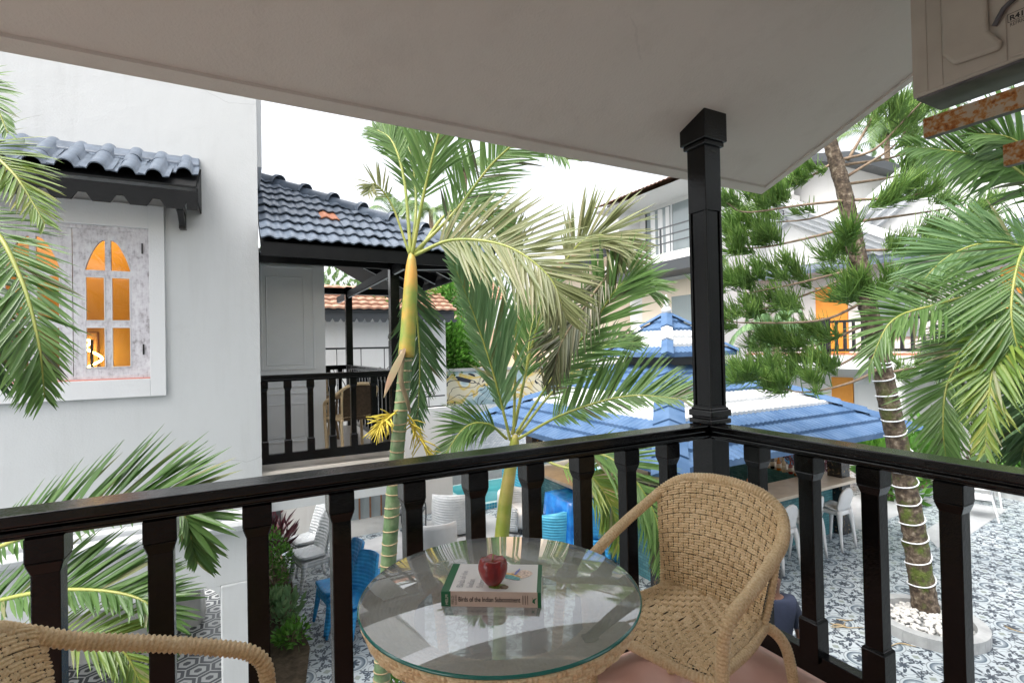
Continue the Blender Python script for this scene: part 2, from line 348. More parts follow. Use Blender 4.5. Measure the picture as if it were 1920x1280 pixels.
PINE=[
 ([(7.315,4.01,6.329),(7.554,3.693,6.404),(7.747,3.397,6.753),(7.86,3.146,7.015)],[(7.439,3.56,6.866),(7.797,3.18,6.88),(7.746,3.399,6.648)]),
 ([(7.346,3.994,6.255),(8.408,3.766,6.494),(9.253,3.651,6.99)],[(8.513,3.707,6.76),(9.146,3.708,6.952)]),
 ([(7.409,3.962,6.106),(7.999,3.643,6.534),(8.28,3.488,7.079)],[(8.068,3.603,6.826),(8.279,3.488,7.042)]),
 ([(7.282,4.027,6.33),(7.054,4.264,6.149),(6.764,4.532,6.078)],[(7.001,4.291,6.188),(6.885,4.467,6.112)]),
 ([(7.407,3.964,5.996),(8.393,3.834,6.204),(9.368,3.708,6.546)],[(8.462,3.797,6.241),(9.296,3.746,6.547)]),
 ([(7.437,3.951,5.774),(6.657,4.179,5.671),(5.874,4.407,5.55),(5.5,4.417,5.636)],[(5.537,4.396,5.717),(6.124,4.272,5.727),(6.034,4.319,5.883),(6.373,4.327,5.843)]),
 ([(7.437,3.952,5.752),(7.145,4.336,5.577),(6.518,4.895,5.566)],[(6.451,4.93,5.685),(6.393,4.963,5.476),(6.659,4.818,5.796)]),
 ([(7.469,3.934,5.774),(7.824,3.519,5.741),(8.117,3.136,5.812)],[(7.647,3.614,5.709),(7.92,3.467,5.846),(8.127,3.359,5.698)]),
 ([(7.464,3.941,5.406),(6.877,4.331,5.251),(6.411,4.655,5.164),(6.151,4.868,5.222)],[(6.547,4.58,5.386),(6.205,4.839,5.258),(6.399,4.66,5.277),(6.109,4.892,5.087)]),
 ([(7.53,3.905,5.478),(8.423,3.599,5.608),(9.245,3.33,5.745)],[(9.346,3.277,5.704),(8.752,3.426,5.413),(9.41,3.246,5.434),(8.585,3.516,5.319)]),
 ([(7.525,3.913,5.073),(7.936,3.524,5.07),(8.324,3.146,5.206)],[(7.821,3.586,5.036),(8.19,3.389,5.064),(8.385,3.115,5.134)]),
 ([(7.587,3.883,4.851),(6.707,4.24,4.638),(5.977,4.516,4.498)],[(6.518,4.338,4.824),(5.981,4.511,4.77),(5.739,4.641,4.611),(5.883,4.565,4.572)]),
 ([(7.586,3.883,4.815),(7.164,4.3,4.55),(6.647,4.766,4.313),(6.274,5.155,4.179)],[(7.302,4.222,4.886),(6.834,4.473,4.747),(6.715,4.729,4.35),(6.345,5.116,4.256)]),
 ([(7.646,3.856,4.408),(6.923,4.093,4.123),(5.913,4.479,4.103),(5.564,4.514,4.138)],[(6.607,4.258,4.347),(6.041,4.409,4.291),(7.321,4.029,4.416),(5.644,4.471,4.136)]),
 ([(7.707,3.828,4.113),(7.271,4.233,3.832),(6.743,4.686,3.618)],[(6.814,4.645,3.884),(6.939,4.409,3.84),(7.206,4.266,3.924),(6.575,4.773,3.76)]),
 ([(7.768,3.799,3.817),(7.178,4.116,3.463),(6.658,4.394,3.402)],[(6.464,4.496,3.495),(6.672,4.386,3.475),(6.984,4.218,3.556),(6.17,4.653,3.413)]),
 ([(7.861,3.753,3.52),(7.188,3.849,3.292),(6.332,4.041,3.189),(5.641,4.142,3.422)],[(5.477,4.228,3.446),(5.756,4.081,3.32),(6.335,4.037,3.415),(6.889,4.006,3.477),(6.152,4.135,3.33)]),
 ([(7.458,3.95,4.928),(6.919,3.727,4.963),(6.417,3.484,4.984)],[(6.417,3.483,5.016),(6.798,3.791,5.001)]),
 ([(7.71,3.823,4.333),(7.216,3.575,4.44),(6.71,3.334,4.464)],[(6.722,3.328,4.496),(6.551,3.419,4.435),(6.496,3.447,4.533)]),
 ([(7.794,3.79,3.375),(8.335,3.615,3.433),(8.752,3.508,3.344)],[(8.202,3.686,3.398),(8.434,3.562,3.43),(8.753,3.506,3.42)]),
 ([(7.772,3.793,4.111),(8.835,3.68,4.189),(9.745,3.65,4.115)],[(8.971,3.608,4.108),(9.747,3.648,4.197)]),
 ([(7.412,3.958,6.327),(7.856,3.827,7.026),(8.04,3.836,7.523),(8.493,3.705,7.796)],[(8.039,3.838,7.447),(8.492,3.707,7.719),(7.757,3.88,6.991)]),
]
# ---------------------------------------------------------------- more materials
def tilefloor():
    m, nt, b = newmat('patterned_tiles'); co = tc(nt); sp = nt.nodes.new('ShaderNodeSeparateXYZ'); nt.links.new(co, sp.inputs[0])
    x = E(nt, sp.outputs[0]); y = E(nt, sp.outputs[1]); P = .6
    u = ((x-7.145)/P+.5).fr()*P-P/2; v = ((y-4.70)/P+.5).fr()*P-P/2
    d = (u*u+v*v).sqrt(); th = v.at2(u)
    def band(q, a, c): return q.gt(a)*q.lt(c)
    ring = band(d, .102, .152); thin = band(d, .174, .184)
    fl = d.lt(((th*4).cos().ab()**.6)*.068+.026)
    u2 = ((x-7.145)/P).fr()*P-P/2; v2 = ((y-4.70)/P).fr()*P-P/2
    d2 = (u2*u2+v2*v2).sqrt(); t2 = v2.at2(u2)
    ros = d2.lt(((t2*4+.35*d2*20).cos().ab()**2.4)*.135+.036)*((d2-.075).ab().gt(.012)+(t2*8).sin().ab().lt(.5)).mn(1)
    thin2 = band(d2-(t2*8).cos()*.008, .176, .184)
    a = u.ab(); c = v.ab(); A = a.mx(c); C = a.mn(c)
    dia = ((A-.3).ab()+C*1.15).lt(.052)
    def sprig(px, py, r):
        p = A-px; q = C-py; e = (p*p+q*q).sqrt(); t = q.at2(p); return e.lt(((t*2.5).cos().ab()**1.2)*r+.007)
    spr = sprig(.222, .085, .048).mx(sprig(.285, .118, .036))
    n1 = E(nt, noise(nt, 30, 3, co)); n2 = E(nt, noise(nt, .7, 4, co))
    white = ramp(nt, n2, [(.3, (.31, .355, .38)), (.7, (.42, .465, .485))])
    col = mixc(nt, thin.mx(thin2)*.8, white, (.12, .135, .14))
    col = mixc(nt, ring*(d*16-1.3).mx(0).mn(1), col, (.06, .09, .12))
    col = mixc(nt, dia*.9, col, (.19, .22, .19))
    col = mixc(nt, fl.mx(ros).mx(spr)*(n1*.4+.75).mn(.97), col, (.018, .030, .048))
    g = ((x/.3).fr()-.5).ab().gt(.494).mx(((y/.3).fr()-.5).ab().gt(.494))
    col = mixc(nt, g*.35, col, (.3, .3, .29))
    nt.links.new(col, b.inputs['Base Color']); r = E(nt, noise(nt, 2.5, 5, co)); nt.links.new((r*.5+.12).k, b.inputs['Roughness'])
    bump(nt, b, g*-1, .2, .002); return m
M['tiles'] = tilefloor()
def hexfloor():
    m, nt, b = newmat('hexagon_tiles'); co = tc(nt); sp = nt.nodes.new('ShaderNodeSeparateXYZ'); nt.links.new(co, sp.inputs[0])
    x = E(nt, sp.outputs[0])/.26; y = E(nt, sp.outputs[1])/.26
    def hexd(px, py): return (px.ab()*.5+py.ab()*.866).mx(px.ab())
    s = 1.7320508
    ax = (x+.5).fr()-.5; ay = ((y/s)+.5).fr()*s-s/2
    bx = x.fr()-.5; by = (y/s).fr()*s-s/2
    hd = hexd(ax, ay).mn(hexd(bx, by))
    k = ((hd*20).sin()).gt(.1)
    nt.links.new(mixc(nt, k, (.60, .60, .58), (.03, .035, .04)), b.inputs['Base Color']); b.inputs['Roughness'].default_value = .35; return m
M['hex'] = hexfloor()
def brick(name, c1, c2, mortar, scale, rough=.35, bw=.5, rh=.25, msize=.02, axis='XZ', off=.5):
    m, nt, b = newmat(name); co = tc(nt); sp = nt.nodes.new('ShaderNodeSeparateXYZ'); nt.links.new(co, sp.inputs[0]); cb = nt.nodes.new('ShaderNodeCombineXYZ')
    if axis == 'XZ': nt.links.new((E(nt, sp.outputs[0])+E(nt, sp.outputs[1])).k, cb.inputs[0]); nt.links.new(sp.outputs[2], cb.inputs[1])
    else: nt.links.new(sp.outputs[0], cb.inputs[0]); nt.links.new(sp.outputs[1], cb.inputs[1])
    t = nt.nodes.new('ShaderNodeTexBrick'); nt.links.new(cb.outputs[0], t.inputs['Vector']); t.offset = off
    t.inputs['Color1'].default_value = c1+(1,); t.inputs['Color2'].default_value = c2+(1,); t.inputs['Mortar'].default_value = mortar+(1,)
    t.inputs['Scale'].default_value = scale; t.inputs['Mortar Size'].default_value = msize; t.inputs['Brick Width'].default_value = bw; t.inputs['Row Height'].default_value = rh
    nt.links.new(t.outputs[0], b.inputs['Base Color']); b.inputs['Roughness'].default_value = rough; bump(nt, b, E(nt, t.outputs['Fac'])*-1, .3, .004); return m
M['teal'] = brick('teal_mosaic', (.05, .17, .20), (.10, .26, .28), (.05, .10, .11), 4, .2, .5, .2, .012)
M['poolt'] = brick('pool_mosaic', (.02, .22, .38), (.04, .32, .45), (.35, .5, .5), 7, .15, .5, .5, .03, off=0)
M['water'] = mat('pool_water', (.03, .22, .25), .06, (.05, .29, .31), 2, 6, .25, spec=.8)
M['slate'] = mat('slate_tile', (.06, .08, .11), .36, (.125, .155, .20), 6, 40, .25, rvar=.3)
M['slate_red'] = mat('terracotta_tile', (.38, .13, .06), .6, (.52, .22, .12), 5, 40, .2)
M['terracotta'] = mat('terracotta_roof', (.27, .135, .085), .7, (.42, .25, .17), 2.5, 20, .4)
M['blue'] = mat('blue_roof_paint', (.055, .115, .225), .55, (.095, .165, .285), 3, 30, .15, spec=.22, rvar=.2)
M['whitep'] = mat('white_roof_paint', (.68, .69, .70), .5, (.60, .61, .62), 3, 30, .15)
M['plastic'] = mat('white_plastic', (.62, .63, .64), .35, (.55, .55, .55), 3)
M['bluepl'] = mat('blue_plastic', (.015, .21, .56), .35, (.03, .30, .66), 3)
M['lightblue'] = mat('light_blue_plastic', (.07, .36, .62), .4, (.12, .46, .70), 3)
def weave_mat(name, c1, c2, s=70):
    m, nt, b = newmat(name); co = tc(nt); sp = nt.nodes.new('ShaderNodeSeparateXYZ'); nt.links.new(co, sp.inputs[0])
    h = (E(nt, sp.outputs[2])*s*2).sin()*.6+((E(nt, sp.outputs[0])+E(nt, sp.outputs[1]))*s).sin()*.4
    nt.links.new(ramp(nt, noise(nt, 8, 4, co), [(.3, c1), (.7, c2)]), b.inputs['Base Color']); b.inputs['Roughness'].default_value = .4; bump(nt, b, h, .7, .008); return m
M['wwick'] = weave_mat('white_wicker', (.50, .53, .55), (.61, .63, .64))
M['bwick'] = weave_mat('blue_wicker', (.015, .20, .50), (.03, .32, .66))
M['lbwick'] = weave_mat('light_blue_wicker', (.05, .36, .60), (.10, .48, .70))
M['twick'] = weave_mat('tan_wicker', (.33, .21, .11), (.48, .33, .19), 120)
M['tarp'] = mat('blue_tarp', (.01, .15, .55), .25, (.02, .26, .75), 5, 6, .7)
def woodpaint():
    m, nt, b = newmat('weathered_paint'); co = tc(nt); mp = nt.nodes.new('ShaderNodeMapping'); mp.inputs['Scale'].default_value = (5, 5, .8); nt.links.new(co, mp.inputs[0])
    f = E(nt, noise(nt, 24, 9, co, .72)); g = E(nt, noise(nt, 9, 6, mp.outputs[0], .65)); h = E(nt, noise(nt, 3, 3, co))
    nt.links.new(ramp(nt, f*.45+g*.3+h*.25, [(.36, (.20, .18, .17)), (.42, (.42, .40, .42)), (.48, (.58, .56, .59)), (.57, (.68, .675, .69))]), b.inputs['Base Color'])
    b.inputs['Roughness'].default_value = .7; bump(nt, b, f+g, .5, .004); return m
M['oldwood'] = woodpaint()
M['room'] = mat('ochre_room', (.62, .36, .10), .9, (.70, .42, .13), 1.5)
M['tuft'] = mat('tufted_fabric', (.26, .13, .06), .8, (.34, .18, .09), 5, 40, .3)
M['linen'] = mat('linen', (.75, .55, .35), .9)
def emit(name, c, s):
    m, nt, b = newmat(name); b.inputs['Emission Color'].default_value = c+(1,); b.inputs['Emission Strength'].default_value = s; b.inputs['Base Color'].default_value = c+(1,); return m
M['neon'] = emit('lit_tube', (1, .66, .2), 16)
M['bulb'] = emit('lit_bulb', (1, .55, .12), 6)
M['door_o'] = mat('orange_door', (.72, .27, .03), .5, (.80, .33, .05), 2)
def barkmat():
    m, nt, b = newmat('mossy_bark'); co = tc(nt); sp = nt.nodes.new('ShaderNodeSeparateXYZ'); nt.links.new(co, sp.inputs[0])
    f = noise(nt, 16, 8, co); base = ramp(nt, f, [(.38, (.05, .035, .025)), (.55, (.13, .095, .065)), (.70, (.30, .25, .19))])
    g = E(nt, noise(nt, 3.2, 5, co, .65)); z = E(nt, sp.outputs[2]); k = ((g-.50)*9).mx(0).mn(1)*(3.6-z).mx(0).mn(1)
    nt.links.new(mixc(nt, k*.8, base, (.10, .15, .015)), b.inputs['Base Color']); b.inputs['Roughness'].default_value = .9
    bump(nt, b, E(nt, noise(nt, 34, 6, co)), 1.0, .02); return m
M['bark'] = barkmat()
M['moss'] = mat('moss', (.06, .12, .01), .9, (.14, .22, .02), 20, 60, .6)
M['branch'] = mat('pine_branch', (.16, .11, .075), .85, (.30, .22, .15), 12, 60, .4)
def palmtrunk():
    m, nt, b = newmat('palm_trunk'); co = tc(nt)
    f = noise(nt, 9, 6, co); nt.links.new(ramp(nt, f, [(.3, (.065, .13, .05)), (.5, (.12, .19, .085)), (.7, (.22, .26, .15))]), b.inputs['Base Color']); b.inputs['Roughness'].default_value = .5; bump(nt, b, noise(nt, 60, 4, co), .3, .004); return m
M['ptrunk'] = palmtrunk()
M['pring'] = mat('palm_ring_scar', (.26, .19, .10), .8, (.42, .33, .20), 12)
M['shaft'] = mat('palm_crownshaft', (.20, .28, .055), .4, (.56, .30, .06), 2.6, 30, .15, stops=(.36, .54))
M['shaft2'] = mat('young_crownshaft', (.22, .26, .035), .4, (.42, .33, .10), 3.0, 30, .15, stops=(.4, .65))
M['yellow'] = mat('palm_flower', (.42, .34, .03), .6, (.62, .48, .06), 8)
M['spathe'] = mat('old_sheath', (.42, .40, .22), .6, (.55, .33, .22), 3)
def rust():
    m, nt, b = newmat('rusty_cream_paint'); co = tc(nt)
    f = E(nt, noise(nt, 16, 8, co, .7)); g = E(nt, noise(nt, 60, 4, co)); 
    nt.links.new(ramp(nt, f*.75+g*.25, [(.36, (.05, .018, .006)), (.43, (.30, .09, .012)), (.49, (.40, .20, .06)), (.54, (.42, .34, .24))]), b.inputs['Base Color']); b.inputs['Roughness'].default_value = .75; bump(nt, b, f, .4, .003); return m
M['rust'] = rust()
M['ac'] = mat('ac_casing', (.36, .32, .26), .45, (.43, .385, .315), 3, rvar=.2)
M['acdark'] = mat('ac_underside', (.05, .05, .055), .5, (.12, .11, .11), 6)
M['ink'] = mat('ink', (.012, .012, .012), .6)
M['paper'] = mat('paper', (.62, .53, .45), .7, (.68, .60, .52), 3)
M['cover'] = mat('book_cover', (.80, .78, .76), .25)
M['green'] = mat('book_green', (.01, .12, .045), .35)
M['spinec'] = mat('book_spine', (.56, .42, .34), .45)
M['stone'] = mat('beige_counter', (.50, .42, .33), .35, (.60, .52, .42), 5)
M['concrete'] = mat('grey_paving', (.33, .34, .35), .4, (.40, .41, .42), 2, 40, .1, rvar=.3)
M['kerb'] = mat('kerb_concrete', (.30, .31, .31), .6, (.40, .41, .41), 6, 60, .2)
M['pebble'] = mat('white_pebble', (.52, .51, .48), .5, (.62, .61, .59), 30)
M['soil'] = mat('soil', (.05, .035, .02), .95, (.11, .08, .05), 12, 30, .8)
M['marble'] = mat('black_marble', (.012, .012, .014), .18, (.22, .16, .08), 14, stops=(.55, .72), detail=8)
M['skin'] = mat('skin', (.22, .11, .07), .5)
M['navy'] = mat('navy_cotton', (.012, .018, .04), .8, (.018, .026, .055), 6, 60, .2)
M['hair'] = mat('black_hair', (.008, .007, .006), .5)
M['rope'] = mat('white_rope_light', (.80, .82, .84), .35)
M['curtain'] = mat('white_curtain', (.70, .70, .70), .8)
M['wood'] = mat('brown_wood', (.16, .07, .03), .5, (.24, .11, .05), 8)
M['cane'] = mat('tan_box', (.50, .38, .24), .7)
def mural():
    m, nt, b = newmat('graffiti_wall'); co = tc(nt)
    mp = nt.nodes.new('ShaderNodeMapping'); mp.inputs['Scale'].default_value = (1, 1, 1); nt.links.new(co, mp.inputs[0])
    f = noise(nt, 1.1, 2, mp.outputs[0], .4, 1.2); g = noise(nt, .8, 2, mp.outputs[0], .5, 2.0)
    c = ramp(nt, f, [(.40, (.30, .42, .47)), (.47, (.55, .62, .62)), (.54, (.62, .44, .08)), (.62, (.66, .60, .45))])
    k = (((E(nt, g)*7).fr())-.5).ab().lt(.075)
    nt.links.new(mixc(nt, k, c, (.02, .025, .04)), b.inputs['Base Color']); b.inputs['Roughness'].default_value = .8; return m
M['mural'] = mural()
M['shingle'] = brick('grey_shingle', (.20, .23, .26), (.34, .37, .39), (.10, .11, .12), 6, .6, .6, .3, .02, 'XY')

# ---------------------------------------------------------------- the ground
mb = MB(); mb.add([(-150, -150, 0), (150, -150, 0), (150, 150, 0), (-150, 150, 0)], [(0, 1, 2, 3)]); tag(mb.build('ground', M['tiles']), kind='structure')
for pad in (((11.2, 4.62), (12.5, 4.62), (15.0, 4.87), (14.9, 5.5), (11.9, 5.15)), ((1.75, 9.0), (2.9, 9.4), (2.9, 10.8), (1.75, 10.3)), ((3.5, 9.2), (5.0, 9.2), (5.0, 10.6), (3.5, 11.0)), ((11.0, 5.8), (14.5, 6.0), (14.5, 7.2), (11.0, 7.0))):
    mb = MB(); mb.prism([(x, y, .002) for x, y in pad], (0, 0, .006)); tag(mb.build('paving', M['concrete']), kind='structure')

# ---------------------------------------------------------------- our balcony
FZ = 2.394; RT = 3.43
mb = MB(); mb.box((-4, -1.3, FZ-.18), (2.26, 1.98, FZ)); tag(mb.build('balcony_floor', M['pink']), kind='structure')
mb = MB(); mb.box((-4, -1.5, 0), (2.26, -1.31, 6.5)); tag(mb.build('house_wall', M['wall']), kind='structure')
def sof(y): return 5.753-.397*y
mb = MB(); ye, xr = 2.233, 3.135
for x0, x1 in ((-5, xr),):
    mb.add([(x0, -1.6, sof(-1.6)), (x1, -1.6, sof(-1.6)), (x1, ye, sof(ye)), (x0, ye, sof(ye)), (x0, -1.6, sof(-1.6)+.14), (x1, -1.6, sof(-1.6)+.14), (x1, ye, sof(ye)+.14), (x0, ye, sof(ye)+.14)],
           [(0, 3, 2, 1), (4, 5, 6, 7), (0, 1, 5, 4), (1, 2, 6, 5), (2, 3, 7, 6), (3, 0, 4, 7)])
sf = mb.build('ceiling', M['soffit']); tag(sf, kind='structure')
mb = MB(); lw = .055; dz = .014
mb.add([(-5, ye-lw, sof(ye-lw)-dz), (xr+.004, ye-lw, sof(ye-lw)-dz), (xr+.004, ye+.004, sof(ye)-dz), (-5, ye+.004, sof(ye)-dz)]+[(-5, ye-lw, sof(ye-lw)+.01), (xr+.004, ye-lw, sof(ye-lw)+.01), (xr+.004, ye+.004, sof(ye)+.144), (-5, ye+.004, sof(ye)+.144)],
       [(0, 3, 2, 1), (4, 5, 6, 7), (0, 1, 5, 4), (1, 2, 6, 5), (2, 3, 7, 6), (3, 0, 4, 7)])
mb.build('eave_lip', M['soffit'], sf)
mb = MB(); y0 = -1.6; y1 = ye-lw-.002
mb.add([(xr-.04, y0, sof(y0)-dz), (xr+.006, y0, sof(y0)-dz), (xr+.006, y1, sof(y1)-dz), (xr-.04, y1, sof(y1)-dz), (xr-.04, y0, sof(y0)+.02), (xr+.006, y0, sof(y0)+.15), (xr+.006, y1, sof(y1)+.15), (xr-.04, y1, sof(y1)+.02)],
       [(0, 3, 2, 1), (4, 5, 6, 7), (0, 1, 5, 4), (1, 2, 6, 5), (2, 3, 7, 6), (3, 0, 4, 7)])
mb.build('rake_lip', M['soffit'], sf)

def baluster_mesh(h, w=.064, wb=.082):
    mb = MB()
    mb.box((-wb/2, -wb/2, -.03), (wb/2, wb/2, .135)); mb.frus((0, 0), .135, .145, wb, w*1.02)
    mb.frus((0, 0), .12, h-.10, w, w)
    mb.frus((0, 0), h-.105, h-.07, w, wb*1.04); mb.box((-wb*.52, -wb*.52, h-.07), (wb*.52, wb*.52, h))
    me = mb.mesh('baluster', M['black']); return me
def handrail(mb, p, q, wd=.115, side=None):        # moulded rail along p..q (top centre line)
    p = Vector(p); q = Vector(q)
    for dz0, w_, h_ in ((-.016, wd, .032), (-.0385, wd*.80, .013), (-.052, wd*.92, .014), (-.066, wd*.60, .014)):
        mb.beam(p+Vector((0, 0, dz0)), q+Vector((0, 0, dz0)), w_, h_)
BAL = baluster_mesh(3.36-2.526)
ra = T('railing', 'long black glossy railing running from the wicker armchair to the roof post', 'railing', (0, 1.872, 2.526))
mb = MB(); handrail(mb, (-2.2, 0, RT-2.526), (2.105, 0, RT-2.526)); mb.build('handrail', M['wet'], ra, bevel=.005)
mb = MB(); mb.box((-2.2, -.026, -.096), (2.105, .026, 0)); mb.build('bottom_rail', M['black'], ra, bevel=.003)
for k in range(15):
    x = -.484-.2598*5+k*.2598
    o = link('baluster', BAL, ra, Matrix.Translation((x, random.uniform(-.003, .003), 0)) @ Matrix.Rotation(random.uniform(-.02, .02), 4, 'Z'))
    m_ = o.modifiers.new('bevel', 'BEVEL'); m_.width = .003; m_.segments = 1
rb = T('railing', 'black glossy railing behind the wicker armchair, overlooking the tiled courtyard and pebble planter', 'railing', (2.145, 0, 2.526))
mb = MB(); handrail(mb, (0, 1.81, RT-2.526), (0, -1.3, RT-2.526)); mb.build('handrail', M['wet'], rb, bevel=.005)
mb = MB(); mb.box((-.026, -1.3, -.096), (.026, 1.81, 0)); mb.build('bottom_rail', M['black'], rb, bevel=.003)
mb = MB(); mb.box((-.03, .93, -.132), (.03, .99, -.094)); mb.build('foot', M['black'], rb)
for k in range(11):
    o = link('baluster', BAL, rb, Matrix.Translation((random.uniform(-.003, .003), 1.588-.2512*k, 0)))
    m_ = o.modifiers.new('bevel', 'BEVEL'); m_.width = .003; m_.segments = 1
po = T('roof_post', 'square black glossy timber post with capital, holding up the sloping white soffit', 'post', (2.1675, 1.876, FZ))
def sq(mb, z0, z1, w_): mb.box((-w_/2, -w_/2, z0), (w_/2, w_/2, z1))
mb = MB(); sq(mb, 0, 1.03, .126); sq(mb, 1.03, 2.7, .100)
mb.build('core', M['black'], po)
mb = MB()
for a, b in ((-1, -1), (1, -1), (1, 1), (-1, 1)):
    mb.box((a*.058-.016*(a > 0)-.0*(a < 0), b*.058-.016*(b > 0), 1.09), (a*.058+.016*(a < 0), b*.058+.016*(b < 0), 2.14))
sq(mb, 2.14, 2.66, .117); sq(mb, 1.09, 1.13, .1165)
mb.build('shaft', M['black'], po, bevel=.003)
mb = MB(); sq(mb, 1.035, 1.062, .150); sq(mb, 1.06, 1.075, .13); sq(mb, 1.073, 1.108, .152); sq(mb, 1.106, 1.12, .135); mb.build('base_moulding', M['wet'], po, bevel=.008, seg=3)
mb = MB(); sq(mb, 2.475, 2.50, .145); sq(mb, 2.50, 2.70, .168); mb.build('capital', M['black'], po, bevel=.006)

# ---------------------------------------------------------------- wicker chair
def weave(u, v, cw, rh, mirror=True, amp=.0032):
    c = np.floor(u/cw); r = np.floor(v/rh); fu = u/cw-c; fv = v/rh-r
    if mirror: cc = np.where(c >= 0, c, -1-c); fr_ = np.where(c >= 0, fu, 1-fu)
    else: cc = c; fr_ = fu
    k = np.mod(cc+r, 3); over = k < 2
    dbl = lambda f: np.clip(np.abs(np.sin(2*np.pi*f)), 0, 1)**.6*.85+.15*np.sin(np.pi*f)
    hh = dbl(fv)*np.clip(np.sin(np.pi*(k+fr_)/2), .0, 1)**.45
    vv = dbl(fu)*np.clip(np.sin(np.pi*fv), 0, 1)**.45
    return np.where(over, hh, vv*.9)*amp
def wraptube(mb, P, rad, n=11, pitch=.0125):
    P = [Vector(p) for p in P]; L = sum((b-a).length for a, b in zip(P, P[1:])); k = max(8, int(L/pitch*5.0))
    Q = spline(P, k); ph = [0]
    for a, b in zip(Q, Q[1:]): ph.append(ph[-1]+(b-a).length)
    mb.tube(Q, [rad*(.80+.25*abs(math.sin(math.pi*t/pitch))) for t in ph], n)
def hoop(c0, R0): pass
def make_chair(name, label, group=None):
    # local: seat centre at origin, chair faces -y, x to its left/right
    t = T(name, label, 'chair', group=group)
    W, Dp, SH = .235, .225, .485
    # seat weave (rounded front, slight dish)
    h, wd = 260, 280; V, U = np.meshgrid(np.linspace(-1, 1, h), np.linspace(-1, 1, wd), indexing='ij')
    xx = U*W*(1-.10*(V > 0)*V-.0*V); yy = V*Dp
    rr = np.clip((np.abs(U)**6+np.abs(V)**6), 0, 1)
    zz = SH-.010*(1-U**2)*(1-V**2)-.03*np.clip(-V-.80, 0, 1)**1.2*4 - .035*np.clip(np.abs(U)-.93, 0, 1)*6
    yy = yy+np.where(V < 0, -.03*(1-U**2), 0)
    wv = weave(U*W+1e-6, V*Dp, .0215, .0195, True, 1.0); zz = zz+wv*.009
    gridmesh('seat', np.stack([xx, yy, zz], -1), M['wicker'], t, keep=wv)
    mb = MB(); mb.box((-W+.012, -Dp+.01, SH-.045), (W-.012, Dp-.01, SH-.018)); mb.build('seat_base', M['wickershade'], t)
    # back weave: curved shell rising from seat back edge
    h, wd = 300, 300; V, U = np.meshgrid(np.linspace(0, 1, h), np.linspace(-1, 1, wd), indexing='ij')
    half = .205+.066*V
    top = .462-.062*np.abs(U)**2.6
    z = SH-.02+V*top; x = U*half
    y = Dp-.015+.105*V**1.25-.055*U**2*(.35+.65*V)+.0
    wv = weave(U*.23+1e-6, V*.44, .0215, .0195, True, 1.0); n_ = wv*.010
    P = np.stack([x, y-n_, z], -1); gridmesh('backrest', P, M['wicker'], t, keep=wv)
    P2 = np.stack([x[::4, ::4], y[::4, ::4]+.010+0*x[::4, ::4], z[::4, ::4]], -1); gridmesh('back_gap_shade', P2[:, ::-1], M['wickershade'], t)  # dark sheet behind the weave, colour stands in for shade in the gaps
    # hoop arms, one each side, running into the back top
    for s in (-1, 1):
        mb = MB(); wraptube(mb, [(s*.262, -.20, .0), (s*.268, -.225, .30), (s*.275, -.235, .56), (s*.285, -.205, .655), (s*.297, -.09, .705), (s*.300, .06, .755), (s*.292, .19, .80), (s*.250, .285, .865), (s*.17, .315, .915), (s*.06, .325, .935), (0, .326, .937)], .0215); mb.build('arm', M['wicker'], t, True)
        mb = MB(); wraptube(mb, [(s*.205, .19, .455), (s*.235, .225, .44), (s*.262, .275, .36), (s*.272, .315, .18), (s*.275, .34, 0)], .02); mb.build('leg', M['wicker'], t, True)
        mb = MB(); wraptube(mb, [(s*.215, .20, .47), (s*.228, .225, .56), (s*.243, .262, .72), (s*.247, .285, .85)], .014); mb.build('back_post', M['wicker'], t, True)
        mb = MB(); wraptube(mb, [(s*.236, -.20, SH-.03), (s*.24, 0, SH-.028), (s*.215, .2, SH-.03)], .018); mb.build('seat_rail', M['wicker'], t, True)
    mb = MB(); wraptube(mb, [(-.268, -.22, SH-.035), (-.15, -.25, SH-.03), (0, -.257, SH-.028), (.15, -.25, SH-.03), (.268, -.22, SH-.035)], .018); mb.build('front_rail', M['wicker'], t, True)
    return t
ch = make_chair('wicker_chair', 'tan herringbone wicker armchair in the corner of the railings beside the glass table')
CHX = (1.40, 1.355); ch.location = (CHX[0], CHX[1], FZ); ch.scale = (.96, .96, .96); ch.rotation_euler = (0, 0, math.atan2(-.22, -.975)+math.pi/2)
c2 = copy_tree(ch); c2.location = (-.185, 1.30, FZ); c2.rotation_euler = (0, 0, R(88))
c2['label'] = 'tan wicker armchair cut off by the picture edge, one wrapped arm along the long railing'

# ---------------------------------------------------------------- table, book, apple
TB = (.655, 1.335); TZ = 3.15
t = T('round_table', 'round glass topped table with woven wicker rim standing by the railing', 'table', (TB[0], TB[1], FZ)); H = TZ-FZ
mb = MB(); RR = .40
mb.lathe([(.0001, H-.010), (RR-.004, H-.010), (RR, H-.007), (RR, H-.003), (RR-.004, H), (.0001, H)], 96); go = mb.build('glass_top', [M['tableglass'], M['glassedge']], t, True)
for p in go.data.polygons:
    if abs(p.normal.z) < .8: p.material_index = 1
na, nr = 1150, 84; A, Q = np.meshgrid(np.linspace(0, 2*np.pi, na), np.linspace(0, 1, nr))
rad = .385-.125*Q; zz = H-.022-.035*Q**1.5+weave(A*.33, Q*.13, .33*2*np.pi/96, .0216, False, .008)
gridmesh('woven_rim', np.stack([rad*np.cos(A), rad*np.sin(A), zz], -1), M['wicker'], t)
A, Q = np.meshgrid(np.linspace(0, 2*np.pi, 1150), np.linspace(0, 1, 40))
rad = .392+weave(A*.39, Q*.06, .39*2*np.pi/110, .02, False, .008)-.02*Q; zz = H-.013-.055*Q
gridmesh('skirt', np.stack([rad*np.cos(A), rad*np.sin(A), zz], -1), M['wicker'], t)
